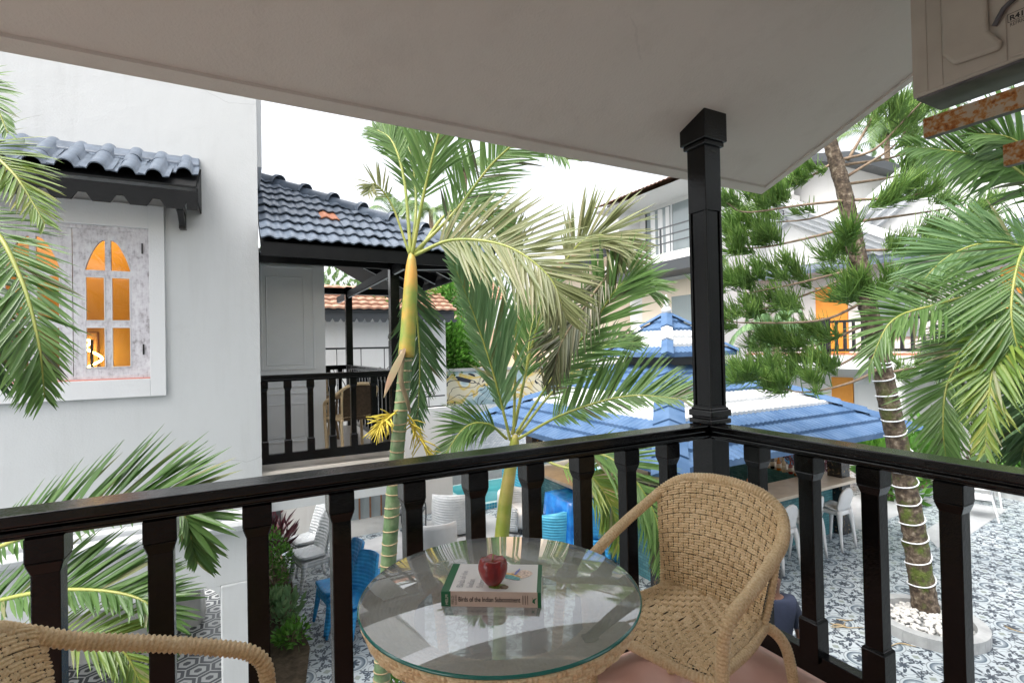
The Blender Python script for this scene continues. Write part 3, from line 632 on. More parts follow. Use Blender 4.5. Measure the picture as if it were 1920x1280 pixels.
mb = MB(); a_ = [(.262*math.cos(k/24*2*math.pi), .262*math.sin(k/24*2*math.pi), H-.062) for k in range(25)]; wraptube(mb, a_, .012); mb.build('inner_ring', M['wicker'], t, True)
for k in range(4):
    a = R(20+90*k); c, s = math.cos(a), math.sin(a)
    mb = MB(); wraptube(mb, [(.30*c, .30*s, H-.05), (.26*c, .26*s, H*.6), (.25*c, .25*s, H*.35), (.31*c, .31*s, 0)], .018); mb.build('leg', M['wicker'], t, True)
def text(s, size, mtx, mt, parent, name='lettering', sx=1, bold=0):
    cu = bpy.data.curves.new(name, 'FONT'); cu.body = s; cu.size = size; cu.extrude = 0; cu.offset = bold
    to = bpy.data.objects.new('tmp', cu); COL.objects.link(to); dg = bpy.context.evaluated_depsgraph_get()
    me = bpy.data.meshes.new_from_object(to.evaluated_get(dg)); bpy.data.objects.remove(to); me.materials.clear(); me.materials.append(mt)
    o = link(name, me, parent, mtx @ Matrix.Diagonal((sx, 1, 1, 1))); return o
BA = math.atan2(-.145, .23)
bk = T('book', 'white bird field guide with green edges lying on the glass table under an apple', 'book', (.47, 1.325, TZ), BA); L, Wd, Th = .272, .172, .040
mb = MB(); mb.box((.012, .004, .003), (L-.003, Wd-.003, Th-.003)); mb.build('page_block', M['paper'], bk)
mb = MB(); mb.box((0, 0, 0), (L, Wd, .003)); mb.build('back_cover', M['cover'], bk)
mb = MB(); mb.box((.022, 0, Th-.003), (L-.012, Wd, Th)); mb.build('front_cover', M['cover'], bk)
for x0, x1 in ((0, .022), (L-.012, L)):
    mb = MB(); mb.box((x0, -.0004, Th-.003), (x1, Wd, Th+.0002)); mb.build('green_band', M['green'], bk)
mb = MB(); mb.box((.026, -.003, 0), (L-.010, .0, Th-.0005)); mb.build('spine', M['spinec'], bk)
for x0, x1 in ((0, .026), (L-.010, L)):
    mb = MB(); mb.box((x0, -.0034, 0), (x1, -.0005, Th)); mb.build('spine_band', M['green'], bk)
SP = Matrix.Translation((0, -.0042, 0)) @ Matrix.Rotation(R(90), 4, 'X')
text('Birds of the Indian Subcontinent', .0185, Matrix.Translation((.047, -.0042, .014)) @ Matrix.Rotation(R(90), 4, 'X'), M['ink'], bk, sx=.70, bold=.00012)
text('HELM', .011, Matrix.Translation((.019, -.0042, .005)) @ Matrix.Rotation(R(90), 4, 'X') @ Matrix.Rotation(R(90), 4, 'Z'), M['paper'], bk)
text('FIELD', .0095, Matrix.Translation((.035, -.0042, .006)) @ Matrix.Rotation(R(90), 4, 'X') @ Matrix.Rotation(R(90), 4, 'Z'), M['ink'], bk)
text('GUIDES', .0075, Matrix.Translation((.043, -.0042, .005)) @ Matrix.Rotation(R(90), 4, 'X') @ Matrix.Rotation(R(90), 4, 'Z'), M['ink'], bk)
mb = MB()
for k in range(3): mb.box((.222+k*.0065, -.0042, .008), (.2232+k*.0065, -.0036, .032))
mb.build('author_line', M['ink'], bk)
mb = MB(); mb.prism([(L-.0255+a, -.0043, .019+b) for a, b in ((0, .010), (.004, .003), (.014, .008), (.008, 0), (.009, -.009), (.004, -.006), (.001, -.004), (.003, .002))], (0, .0006, 0)); mb.build('bird_emblem', M['green'], bk)
grey = mat('grey_print', (.42, .42, .44), .5)
for s_, xx in (('Birds of the', .055), ('Indian', .083), ('Subcontinent', .111)):
    text(s_, .027, Matrix.Translation((xx, .020, Th+.0006)) @ Matrix.Rotation(R(90), 4, 'Z'), grey, bk, sx=.8)
# small printed birds on the cover: a warm speckled one, a teal one, a leafy perch
def blob(cx, cy, rx, ry, ang, n=16, jag=.0, z=.0005):
    return [(cx+(rx*math.cos(k/n*6.283)*(1+random.uniform(-jag, jag)))*math.cos(ang)-(ry*math.sin(k/n*6.283))*math.sin(ang), cy+(rx*math.cos(k/n*6.283))*math.sin(ang)+(ry*math.sin(k/n*6.283)*(1+random.uniform(-jag, jag)))*math.cos(ang), Th+z) for k in range(n)]
prints = {'bird_print': [((.55, .40, .33), (.212, .105, .034, .026, .3)), ((.62, .33, .12), (.186, .10, .030, .007, -.5)), ((.08, .25, .26), (.184, .084, .032, .012, -.45)), ((.12, .14, .35), (.200, .118, .004, .022, -.3))],
          'perch_print': [((.14, .18, .02), (.150, .030, .024, .016, 0)), ((.10, .05, .02), (.170, .024, .012, .012, 0)), ((.22, .24, .03), (.142, .042, .012, .010, .4))]}
for nm, L_ in prints.items():
    for j, (c_, q_) in enumerate(L_):
        mb = MB(); mb.prism(blob(*q_, jag=.12, n=22, z=.0004+.0003*j), (0, 0, .0002)); mb.build(nm, mat(nm, c_, .35, tuple(min(1, x*1.9+.05) for x in c_), 120), bk)
ap = T('apple', 'deep red apple standing on the white bird book', 'apple', (.607, 1.283, TZ+Th))
prof = []
for k in range(33):
    a = k/32*math.pi; r_ = .0405*(math.sin(a)**.85)*(1-.15*math.cos(a)*-1*0+.10*math.cos(math.pi-a)*-.0)
    z = -math.cos(a); r_ = .040*math.sin(a)**.8*(1+.20*z-.06*z*z); zz = .040+.0415*z
    if z > .75: zz -= .012*((z-.75)/.25)**1.6
    if z < -.85: zz += .006*((-z-.85)/.15)**1.5
    prof.append((max(r_, .0003), zz))
mb = MB(); n = 40; V = []; F = []
for i, (r_, z) in enumerate(prof):
    for k in range(n):
        a = 2*math.pi*k/n; f = 1+.035*math.cos(5*a+.4)*(1 if z > .05 else .9 if z < .02 else .4)
        V.append((r_*f*math.cos(a), r_*f*math.sin(a), z+.0025*math.cos(5*a)*(r_/.04)*(1 if z > .06 else 0)))
for i in range(len(prof)-1):
    for k in range(n): F.append((i*n+k, i*n+(k+1) % n, (i+1)*n+(k+1) % n, (i+1)*n+k))
mb.add(V, F); 
m, nt_, b_ = newmat('apple_skin'); co_ = tc(nt_); mp_ = nt_.nodes.new('ShaderNodeMapping'); mp_.inputs['Scale'].default_value = (60, 60, 8); nt_.links.new(co_, mp_.inputs[0])
nt_.links.new(ramp(nt_, noise(nt_, 1, 5, mp_.outputs[0]), [(.3, (.12, .006, .010)), (.55, (.24, .015, .015)), (.8, (.40, .06, .035))]), b_.inputs['Base Color']); b_.inputs['Roughness'].default_value = .28; b_.inputs['Coat Weight'].default_value = .3
mb.build('skin', m, ap, True)
mb = MB(); mb.tube([(0, 0, .066), (.001, .001, .076), (.004, .002, .084)], [.0016, .0015, .0022], 7); mb.build('stem', M['rachis'], ap, True)

# ---------------------------------------------------------------- outdoor air conditioner and its bracket
ac = T('air_conditioner', 'cream air conditioner unit hanging beyond the sloping soffit', 'air conditioner', (2.345, 1.005, CAMZ+.9415), s=.70)
mb = MB(); mb.box((.0, -.75, 0), (.30, 0, .60)); mb.build('casing', M['ac'], ac, bevel=.008)
mb = MB(); mb.box((.012, -.735, -.012), (.29, -.012, .004)); mb.build('base_pan', M['acdark'], ac)
mb = MB(); mb.box((-.004, -.072, .012), (.002, -.002, .6)); mb.build('corner_panel', M['ac'], ac, bevel=.002)
mb = MB(); mb.box((-.004, -.140, .012), (.002, -.078, .6)); mb.build('corner_panel', M['ac'], ac, bevel=.002)
mb = MB(); mb.box((-.006, -.40, .012), (.002, -.146, .6)); mb.build('service_panel', M['ac'], ac, bevel=.003)
mb = MB(); mb.prism([(-.006, -.150, .155), (-.006, -.20, .085), (-.006, -.385, .07), (-.006, -.390, .11), (-.006, -.342, .19), (-.006, -.338, .6), (-.006, -.150, .6)], (-.035, 0, 0)); mb.build('valve_cover', M['ac'], ac, bevel=.018, seg=4)
mb = MB(); mb.box((-.005, -.70, .02), (.003, -.405, .6)); mb.build('end_panel', M['ac'], ac, bevel=.003)
MT = Matrix.Translation((-.0058, -.413, .20)) @ Matrix.Rotation(R(-90), 4, 'Z') @ Matrix.Rotation(R(90), 4, 'X')
text('R410A', .034, MT, M['ink'], ac, bold=.0012); text('REFRIGERANT', .025, Matrix.Translation((0, 0, -.03)) @ MT, M['ink'], ac, sx=.75)
mb = MB()
for a, b in (((-.0062, -.56, .192), (-.0052, -.407, .194)), ((-.0062, -.56, .232), (-.0052, -.407, .234)), ((-.0062, -.408, .192), (-.0052, -.406, .234))): mb.box(a, b)
mb.build('label_frame', M['ink'], ac)
mb = MB(); mb.tube([(-.02, -.36, .20), (-.03, -.40, .26), (-.03, -.46, .30)], .012, 10); mb.build('pipe', M['acdark'], ac, True)
for nm, lab, x, y1, z in (('steel_bracket', 'rust streaked cream steel bar carrying the air conditioner', 2.429, 1.008, CAMZ+.84), ('steel_bracket', 'shorter rusty bracket bar lower down, past the air conditioner', 2.45, .777, CAMZ+.655)):
    t = T(nm, lab, 'bracket', (x, y1, z), s=.70)
    mb = MB(); mb.box((-.004, -1.3, -.055), (.0, 0, .055)); mb.build('web', M['rust'], t)
    mb = MB(); mb.box((.0, -1.3, .049), (.12, 0, .0545)); mb.box((.0, -1.3, -.0545), (.05, 0, -.049)); mb.build('flange', M['acdark'], t)
mb = MB(); mb.box((2.30, .02, 0), (5.2, .14, 6.6)); tag(mb.build('side_wall', M['wall']), kind='structure')
# ---------------------------------------------------------------- white house on the left
YW = 5.95
hs_ = T('white_house', 'white plastered house with an arched amber window under a tiled canopy', 'house', (0, 0, 0))
mb = MB()
wx0, wx1, wz0, wz1 = -1.95, -.78, 3.62, 5.06
mb.box((-7, YW, 2.0), (wx0, YW+.22, 9)); mb.box((wx1, YW, 2.0), (.165, YW+.22, 9)); mb.box((wx0, YW, wz1), (wx1, YW+.22, 9)); mb.box((wx0, YW, 2.0), (wx1, YW+.22, wz0))
mb.build('wall', M['wall'], hs_)
mb = MB(); mb.box((-.055, YW+.222, 0), (.163, 9.6, 9)); mb.build('side_wall', M['wall'], hs_)
mb = MB(); mb.prism([(.17, YW+.3, 5.9), (.17, YW+2.0, 5.9), (.17, YW+2.0, 9), (.17, YW-.05, 9)], (.05, 0, 0)); mb.build('rake_trim', M['trim'], hs_)
mb = MB(); s_ = .125
mb.box((wx1, YW-.035, wz0-.17), (wx1+s_, YW-.001, wz1+.22)); mb.box((wx0-s_, YW-.035, wz0-.17), (wx0, YW-.001, wz1+.22)); mb.box((wx0, YW-.034, wz1), (wx1, YW-.001, wz1+.22)); mb.box((wx0, YW-.036, wz0-.17), (wx1, YW-.001, wz0))
mb.build('window_surround', M['trim'], hs_, bevel=.004)
mb = MB(); mb.box((wx0, YW-.012, wz0), (wx1, YW+.10, wz0+.012)); mb.build('window_ledge', mat('pink_ledge', (.62, .25, .20), .7), hs_)
mb = MB(); f = .035
mb.box((wx0, YW+.02, wz0+.012), (wx0+f, YW+.09, wz1)); mb.box((wx1-f, YW+.02, wz0+.012), (wx1, YW+.09, wz1)); mb.box((wx0+f, YW+.021, wz1-f), (wx1-f, YW+.09, wz1)); mb.box((wx0+f, YW+.021, wz0+.012), (wx1-f, YW+.09, wz0+.04))
mb.build('window_frame', M['oldwood'], hs_)
def sash(xa, xb):                       # xa<xb
    o = None; mb = MB(); y0, y1 = YW+.035, YW+.075; z0, z1 = wz0+.04, wz1-f; pa, pb = xa+.085, xb-.125 if xb > -1 else xb-.085
    if xb > -1: pa, pb = xa+.085, xb-.12
    mid = (pa+pb)/2; zs = [3.735, 4.115, 4.17, 4.585, 4.645, 4.93]
    mb.box((xa, y0, z0), (pa, y1, z1)); mb.box((pb, y0, z0), (xb, y1, z1)); mb.box((mid-.022, y0+.001, z0), (mid+.022, y1, z1))
    for l, r in ((pa, mid-.022), (mid+.022, pb)):
        mb.box((l, y0+.002, z0), (r, y1, zs[0])); mb.box((l, y0+.002, zs[1]), (r, y1, zs[2])); mb.box((l, y0+.002, zs[3]), (r, y1, zs[4]))
        left = l == pa; cv = []
        for k in range(9):
            t_ = k/8; x = (l+(r-l)*t_) if left else (r-(r-l)*t_); zc = zs[4]+(zs[5]-zs[4])*math.sin(t_*math.pi/2)**.85
            cv.append((x, zc))
        for (xA, zA), (xB, zB) in zip(cv, cv[1:]): mb.prism([(xA, y0+.002, zA), (xB, y0+.002, zB), (xB, y0+.002, z1), (xA, y0+.002, z1)], (0, y1-y0-.003, 0))
    o = mb.build('sash', M['oldwood'], hs_)
    for l, r in ((pa, mid-.022), (mid+.022, pb)):
        for a, b in ((zs[0], zs[1]), (zs[2], zs[3]), (zs[4], zs[5])):
            g = MB(); g.box((l-.004, y0+.02, a-.004), (r+.004, y0+.024, b+.004)); g.build('pane', M['glass'], o)
            if a < zs[4]:
                g = MB(); q = .008
                g.box((l, y0-.006, a), (l+q, y0+.019, b)); g.box((r-q, y0-.006, a), (r, y0+.019, b)); g.box((l+q, y0-.006, a), (r-q, y0+.019, a+q)); g.box((l+q, y0-.006, b-q), (r-q, y0+.019, b)); g.build('glazing_bead', M['trim'], o)
    if xb > -1:
        for z in (3.85, 4.82):
            g = MB(); g.box((xb-.03, y0-.012, z), (xb-.018, y0-.0005, z+.10)); g.build('hinge', M['blackm'], o)
sash(-1.365+.003, wx1-f); sash(wx0+f, -1.365-.003)
# lit room behind the window
mb = MB(); a, b = (-3.2, YW+.23, 2.5), (-.1, 7.15, 5.6)
mb.add([(a[0], a[1], a[2]), (b[0], a[1], a[2]), (b[0], b[1], a[2]), (a[0], b[1], a[2]), (a[0], a[1], b[2]), (b[0], a[1], b[2]), (b[0], b[1], b[2]), (a[0], b[1], b[2])], [(0, 1, 2, 3), (4, 7, 6, 5), (1, 5, 6, 2), (2, 6, 7, 3), (3, 7, 4, 0)])
mb.build('room', M['room'], hs_)
ll = bpy.data.lights.new('room_lamp', 'POINT'); ll.energy = 9; ll.color = (1, .62, .24); ll.shadow_soft_size = .25; lo = bpy.data.objects.new('room_lamp', ll); COL.objects.link(lo); lo.location = (-1.5, 6.65, 5.25)
hb = T('headboard', 'brown tufted headboard seen through the window of the white house', 'headboard', (-2.15, 7.05, 3.25))
G = []
for i in range(25):
    z = i/24*.85; row = []
    for j in range(33):
        x = -.75+j/32*1.5; d = .05*abs(math.sin((x*5+z*5)*math.pi/1.1))**.5*abs(math.sin((x*5-z*5)*math.pi/1.1))**.5; row.append((x, -d, z))
    G.append(row)
mb = MB(); mb.sheet(G); mb.build('cushion', M['tuft'], hb, True)
mb = MB(); mb.box((-.75, .004, -.3), (.75, .08, .86)); mb.build('board', M['tuft'], hb)
pw = MB(); pw.lathe([(.001, -.09), (.2, -.06), (.28, 0), (.2, .06), (.001, .09)], 18); o = pw.build('pillow', M['linen'], None, True); o.location = (-1.85, 6.75, 3.42); o.rotation_euler = (R(60), 0, 0); tag(o, 'pale pillow glowing amber inside the window of the white house', 'pillow')
lm = T('zigzag_lamp', 'glowing zigzag tube lamp behind the amber window pane', 'lamp', (-1.43, 6.95, 3.60))
mb = MB(); mb.tube(spline([(-.07, 0, .42), (.0, 0, .40), (-.05, 0, .33), (.06, 0, .25), (.08, 0, .20), (-.03, 0, .13), (-.05, 0, .08), (.02, 0, .05)], 40), .011, 8); mb.build('tube', M['neon'], lm, True)
mb = MB(); mb.box((-.012, -.012, -1.05), (.012, .012, .42)); mb.box((-.12, -.1, -1.05), (.12, .1, -1.0)); mb.build('stand', M['blackm'], lm)
# canopy
def tilemesh(wd=.205, ln=.27, r=.062, h=.058, th=.011, name='roof_tile', mt='slate'):
    mb = MB(); n = 14; top = []; 
    xs = [-wd/2-.012+i/n*(wd+.024) for i in range(n+1)]
    def zf(x): return h*math.sqrt(max(0, 1-(x/r)**2)) if abs(x) < r else .006*((abs(x)-r)/(wd/2-r))
    G = [[(x, y, zf(x)+(y/ln)*.016) for x in xs] for y in (0, ln*.5, ln)]
    G2 = [[(x*.985, y, zf(x)-th+(y/ln)*.016) for x in xs] for y in (0, ln*.5, ln)]
    mb.sheet([[p for p in r_] for r_ in G]); mb.sheet([r_[::-1] for r_ in G2])
    mb.sheet([G2[0], G[0]]); mb.sheet([G[2], G2[2]])
    return mb.mesh(name, M[mt], True)
cn = T('window_canopy', 'small blue grey barrel tiled canopy with scalloped black fascia above the amber window', 'canopy', (0, 0, 0))
TM = tilemesh(); sl_ = math.atan2(.33, .5)
for j in range(3):
    for i in range(10):
        x = -.46-i*.205; dy = .62-.205*(j+1)-.03
        mt = Matrix.Translation((x, YW-.0, 5.745)) @ Matrix.Rotation(sl_, 4, 'X') @ Matrix.Translation((random.uniform(-.006, .006), -.61+.2*j, .02+.012*random.random()-.004*j)) @ Matrix.Rotation(random.uniform(-.03, .03), 4, 'Z') @ Matrix.Rotation(-.07, 4, 'X')
        if j == 0 and i == 0: continue
        if j == 1 and i == 7: mt = mt @ Matrix.Translation((.03, -.02, .005)) @ Matrix.Rotation(.14, 4, 'Z')
        link('roof_tile', TM, cn, mt)
mb = MB(); mb.prism([(-2.6, YW-.002, 5.72), (-2.6, YW-.002, 5.80), (-2.6, YW-.05, 5.79), (-2.6, YW-.14, 5.70), (-2.6, YW-.14, 5.66)], (2.25, 0, 0)); mb.build('mortar_flashing', M['slate'], cn, bevel=.01)
mb = MB(); mb.beam((-2.6, YW-.02, 5.70), (-2.6, YW-.50, 5.385), .01, .01)
mb.add([(-2.6, YW-.002, 5.70), (-.36, YW-.002, 5.70), (-.36, YW-.49, 5.385), (-2.6, YW-.49, 5.385), (-2.6, YW-.002, 5.68), (-.36, YW-.002, 5.68), (-.36, YW-.49, 5.365), (-2.6, YW-.49, 5.365)], [(0, 1, 2, 3), (7, 6, 5, 4), (1, 5, 6, 2), (2, 6, 7, 3), (0, 4, 5, 1), (3, 7, 4, 0)]); mb.build('deck', M['matte'], cn)
fz = MB(); yy = YW-.475
fz.box((-2.6, yy-.018, 5.235), (-.345, yy, 5.335))
for k in range(9):
    x = -.375-.155-k*.26+.0; fz.prism([(x-.105, yy-.0175, 5.237), (x-.06, yy-.0175, 5.165), (x+.06, yy-.0175, 5.165), (x+.105, yy-.0175, 5.237)], (0, .017, 0))
fz.box((-.43, yy-.0175, 5.165), (-.345, yy-.0005, 5.237))
fz.build('fascia', M['matte'], cn)
mb = MB(); mb.prism([(-.355, YW-.003, 5.25), (-.355, YW-.003, 5.70), (-.355, yy, 5.37), (-.355, yy, 5.25)], (.014, 0, 0)); mb.build('end_board', M['matte'], cn)
mb = MB(); mb.box((-.53, YW-.085, 5.07), (-.47, YW-.001, 5.25)); mb.box((-.535, YW-.42, 5.20), (-.465, YW-.086, 5.262)); mb.beam((-.5, YW-.03, 5.09), (-.5, YW-.30, 5.22), .05, .05); mb.build('bracket', M['black'], cn, bevel=.004)
# string course, porch
mb = MB(); pr = [(0, 2.02), (.03, 2.03), (.05, 2.06), (.085, 2.075), (.10, 2.10), (.085, 2.14), (.05, 2.16), (.06, 2.19), (.06, 2.215), (0, 2.235)]
mb.prism([(-7, YW+.001-a, b) for a, b in pr], (7.165, 0, 0)); mb.build('string_course', M['trim'], hs_, bevel=.006)
mb = MB(); mb.box((-7, YW+.012, 1.50), (.163, YW+.24, 1.999)); mb.build('porch_beam', M['wall'], hs_)
mb = MB(); mb.box((-.23, YW+.006, 0), (.164, YW+.35, 1.499)); mb.build('column', M['wall'], hs_, bevel=.02, seg=3)
mb = MB(); n = 8; arc = [(-.23-.16+.16*math.sin(k/n*math.pi/2), 1.5-.16+.16*math.cos(k/n*math.pi/2)) for k in range(n+1)]
mb.prism([(x, YW+.014, z) for x, z in arc]+[(-.229, YW+.014, 1.501)], (0, .22, 0)); mb.build('corner_fillet', M['wall'], hs_)
mb = MB(); mb.box((-7, YW-.05, .005), (-.24, 9.6, .06)); tag(mb.build('porch_floor', M['hex']), kind='structure')
mb = MB(); mb.box((-7, YW+.25, 2.05), (-.06, 9.4, 2.2)); mb.build('porch_ceiling', M['wall'], hs_)
def drape(name, label, loc, sx, sy, sz, mt, seed=0, cat='cover'):
    rg = np.random.default_rng(seed); G = []
    for i in range(9):
        t_ = i/8; row = []
        for k in range(40):
            a = k/40*2*math.pi; ca, sa = math.cos(a), math.sin(a); sqf = 1/max(abs(ca), abs(sa))**.8
            if t_ < .5: r_ = t_/.5*.96; z = sz*(1-.05*t_*math.sin(3*a+seed)-.03*math.sin(5*a*t_*2))
            else: r_ = .96+.10*(t_-.5)*2*(1+.6*math.sin(9*a+seed)); z = sz*(1-(t_-.5)*2)
            row.append((sx/2*ca*sqf*r_, sy/2*sa*sqf*r_, max(z, .0)+rg.uniform(-.008, .008)*(z > .02)))
        G.append(row)
    mb = MB(); mb.sheet(G, closeu=True); o = mb.build(name, mt, None, True); o.location = loc; return tag(o, label, cat)
M['sheet'] = mat('clear_plastic_sheet', (.55, .54, .52), .25, (.66, .65, .62), 4, 5, .6)
drape('covered_sofa', 'furniture under a pale plastic sheet on the hexagon tiled porch', (-1.7, 8.5, .06), 1.4, .8, .7, M['sheet'], 3, 'sofa')
drape('covered_stool', 'small seat wrapped in plastic beside the porch column', (-.85, 8.7, .06), .6, .6, .62, M['sheet'], 5, 'stool')
t = T('low_bench', 'low black upholstered bench on the hexagon tiled porch', 'bench', (-1.35, 7.0, .06), .25)
mb = MB(); mb.box((-.4, -.14, .08), (.4, .14, .20)); mb.build('seat', M['blackm'], t, bevel=.02)
for a in (-.34, .34):
    mb = MB(); mb.box((a-.03, -.1, 0), (a+.03, .1, .08)); mb.build('leg', M['blackm'], t)
t = T('loudspeaker', 'tall black loudspeaker standing at the porch edge', 'loudspeaker', (-1.72, 6.25, .06), -.3)
mb = MB(); mb.box((-.17, -.17, 0), (.17, .17, 1.0)); mb.build('cabinet', M['blackm'], t, bevel=.02)
mb = MB(); mb.box((-.14, -.178, .35), (.14, -.171, .94)); mb.build('grille', M['darkgrey'], t)
mb = MB(); mb.box((.171, -.05, .45), (.177, .05, .55)); mb.build('badge', M['rope'], t)

# ---------------------------------------------------------------- neighbouring balcony with its own tiled roof
NZ = 2.57
M['bright'] = mat('gloss_white_paint', (.84, .85, .86), .4, (.80, .81, .82), 3)
nb = T('terrace_house', 'white terrace with black railing and grey tiled hip roof beside the white house', 'house')
mb = MB(); mb.box((.166, 6.0, NZ-.16), (1.72, 9.1, NZ)); mb.build('floor_slab', mat('beige_floor', (.62, .56, .49), .35, (.68, .62, .55), 2), nb)
mb = MB(); mb.box((.166, 6.04, 2.14), (1.70, 6.25, NZ-.162)); mb.box((1.5, 6.251, 2.14), (1.70, 9.05, NZ-.162)); mb.build('edge_beam', M['wall'], nb)
mb = MB(); mb.box((.166, 10.86, 0), (3.0, 11.05, 2.4)); mb.build('ground_wall', M['wall_old'], nb)
mb = MB(); mb.box((1.9, 10.84, .35), (2.75, 10.859, 1.6)); mb.build('ground_window', M['farglass'], nb)
for x in (2.1, 2.32, 2.55):
    mb = MB(); mb.box((x-.015, 10.82, .35), (x+.015, 10.839, 1.6)); mb.build('window_bar', M['wood'], nb)
mb = MB(); mb.box((.3, 10.83, 0), (.62, 10.858, 1.5)); mb.build('dark_niche', M['darkgrey'], nb)
mb = MB(); mb.box((.166, 6.9, NZ), (.945, 7.0, 5.12)); mb.build('panel_wall', M['bright'], nb)
def frame(mb, xa, xb, za, zb, y, t_=.022, d=.016):
    mb.box((xa, y-d, za), (xa+t_, y, zb)); mb.box((xb-t_, y-d, za), (xb, y, zb)); mb.box((xa+t_, y-d, za), (xb-t_, y, za+t_)); mb.box((xa+t_, y-d, zb-t_), (xb-t_, y, zb))
for za, zb in ((3.62, 4.92), (3.40, 3.56), (2.72, 3.34)):
    mb = MB(); frame(mb, .20, .82, za, zb, 6.899); frame(mb, .26, .70, za+.06 if zb-za > .3 else za+.03, zb-.14 if zb-za > .3 else zb-.03, 6.899, .014, .012) if zb-za > .3 else None
    mb.build('moulding', M['bright'], nb, bevel=.004)
BAL2 = baluster_mesh(.90-.12, .058, .076)
def rail(label, p, q, n, first=.5, group=None):
    p = Vector(p); q = Vector(q); ang = math.atan2((q-p).y, (q-p).x); Ln = (q-p).length
    t = T('railing', label, 'railing', p, ang, group)
    mb = MB(); handrail(mb, (0, 0, 1.03), (Ln, 0, 1.03), .10); mb.build('handrail', M['black'], t, bevel=.004)
    mb = MB(); mb.box((0, -.024, .08), (Ln, .024, .18)); mb.build('bottom_rail', M['black'], t)
    for k in range(n): link('baluster', BAL2, t, Matrix.Translation(((k+first)*Ln/n, 0, .182)))
    return t
for tr in (rail('black railing with studded balusters in front of the white panel and wicker chairs', (.17, 6.05, NZ), (1.56, 6.05, NZ), 6, .12),):
    for o in [c for c in tr.children if c.name.startswith('baluster')]:
        for z in (.17, .63):
            mb = MB(); mb.prism([(0, -.031, z+.022), (.016, -.031, z), (0, -.031, z-.022), (-.016, -.031, z)], (0, -.004, 0)); g = mb.build('stud', M['black'], o)
rail('black railing along the courtyard side of the far terrace, past the palm trunk', (1.62, 6.11, NZ), (1.62, 8.94, NZ), 14)
rail('short black railing at the back of the far terrace, beside its post', (.95, 9.0, NZ), (1.56, 9.0, NZ), 3)
for lab, y in (('slim black post at the back corner of the far terrace', 9.0), ('slim black post at the front corner of the far terrace, behind the ringed palm trunk', 6.05)):
    o = T('terrace_post', lab, 'post', (1.62, y, NZ)); mb = MB(); mb.box((-.055, -.055, 0), (.055, .055, 2.36)); mb.build('shaft', M['black'], o, bevel=.004)
    mb = MB(); mb.box((-.075, -.075, 2.26), (.075, .075, 2.34)); mb.build('capital', M['black'], o)
# roof
C0 = Vector((2.62, 5.5, 4.93)); K = .559
rf = T('tiled_roof', 'blue grey interlocking tile hip roof with one bare orange tile over the far terrace', 'roof')
def pl(x, y): return C0.z+K*(y-C0.y)
mb = MB(); apex = (.17, C0.y+2.45); th = .05
A = [(.17, C0.y, pl(0, C0.y)), (C0.x, C0.y, C0.z), (.17, apex[1], pl(0, apex[1]))]
mb.prism(A, (0, 0, -th)); mb.prism([(C0.x, C0.y, C0.z), (C0.x, 10.2, C0.z), (.17, 10.2, pl(0, apex[1])), (.17, apex[1], pl(0, apex[1]))], (0, 0, -th)); mb.build('deck', M['matte'], rf)
def mangalore(mt):
    mb = MB(); wd, ln, th = .215, .36, .014; n = 16; xs = [-.006+i/n*(wd+.012) for i in range(n+1)]
    def zf(x):
        t_ = (x/wd) % 1; return .024*(.5-.5*math.cos(2*math.pi*min(1, t_/.62)))+(.012*(.5-.5*math.cos(2*math.pi*(t_-.62)/.38)) if t_ > .62 else 0)
    G = [[(x, y, zf(x)+.03*(1-y/ln)) for x in xs] for y in (0, ln*.5, ln)]; G2 = [[(x, y, z-th) for x, y, z in r_] for r_ in G]
    mb.sheet(G); mb.sheet([r_[::-1] for r_ in G2]); mb.sheet([G2[0], G[0]]); mb.sheet([G[2], G2[2]]); return mb.mesh('roof_tile', M[mt], True)
MG, MGR = mangalore('slate'), mangalore('slate_red'); phi = math.atan(K); rows = 9
for j in range(rows):
    d = j*.305; yb = C0.y-.03+d*math.cos(phi); zb = C0.z+d*math.sin(phi)+.005; lim = C0.x-(yb-C0.y)-.10; i = 0; off = 0
    while True:
        x = .18+off+i*.215
        if x+.10 > lim: break
        red = (j == 3 and i in (3,)) 
        if x > .10: link('roof_tile', MGR if red else MG, rf, Matrix.Translation((x, yb, zb)) @ Matrix.Rotation(phi+random.uniform(-.012, .012), 4, 'X') @ Matrix.Rotation(random.uniform(-.02, .02), 4, 'Z') @ Matrix.Translation((0, 0, random.uniform(-.004, .006))))
        i += 1
hip0 = C0+Vector((.03, -.03, .02)); hip1 = Vector((.17, apex[1], pl(0, apex[1])+.02)); nh = 8
for k in range(nh):
    a = hip0.lerp(hip1, k/nh); b = hip0.lerp(hip1, (k+1.12)/nh); tv = (b-a).normalized(); sd = tv.cross(Vector((0, 0, 1))).normalized(); up = sd.cross(tv)
    mb = MB(); G = []
    for e, rr_, lf in ((a, .125, .02), (a.lerp(b, .1), .125, .02), (a.lerp(b, .101), .105, .005), (b, .105, -.02)):
        G.append([e+sd*(rr_*math.cos(q))+up*(rr_*1.05*math.sin(q)+lf-.02) for q in [i/10*math.pi for i in range(11)]])
    mb.sheet(G); mb.build('ridge_cap', M['slate'], rf, True)
mb = MB(); mb.box((.17, C0.y-.035, C0.z-.14), (C0.x+.03, C0.y-.005, C0.z-.02)); mb.box((C0.x+.0, C0.y-.0045, C0.z-.14), (C0.x+.03, 10.2, C0.z-.02)); mb.build('fascia', M['matte'], rf)
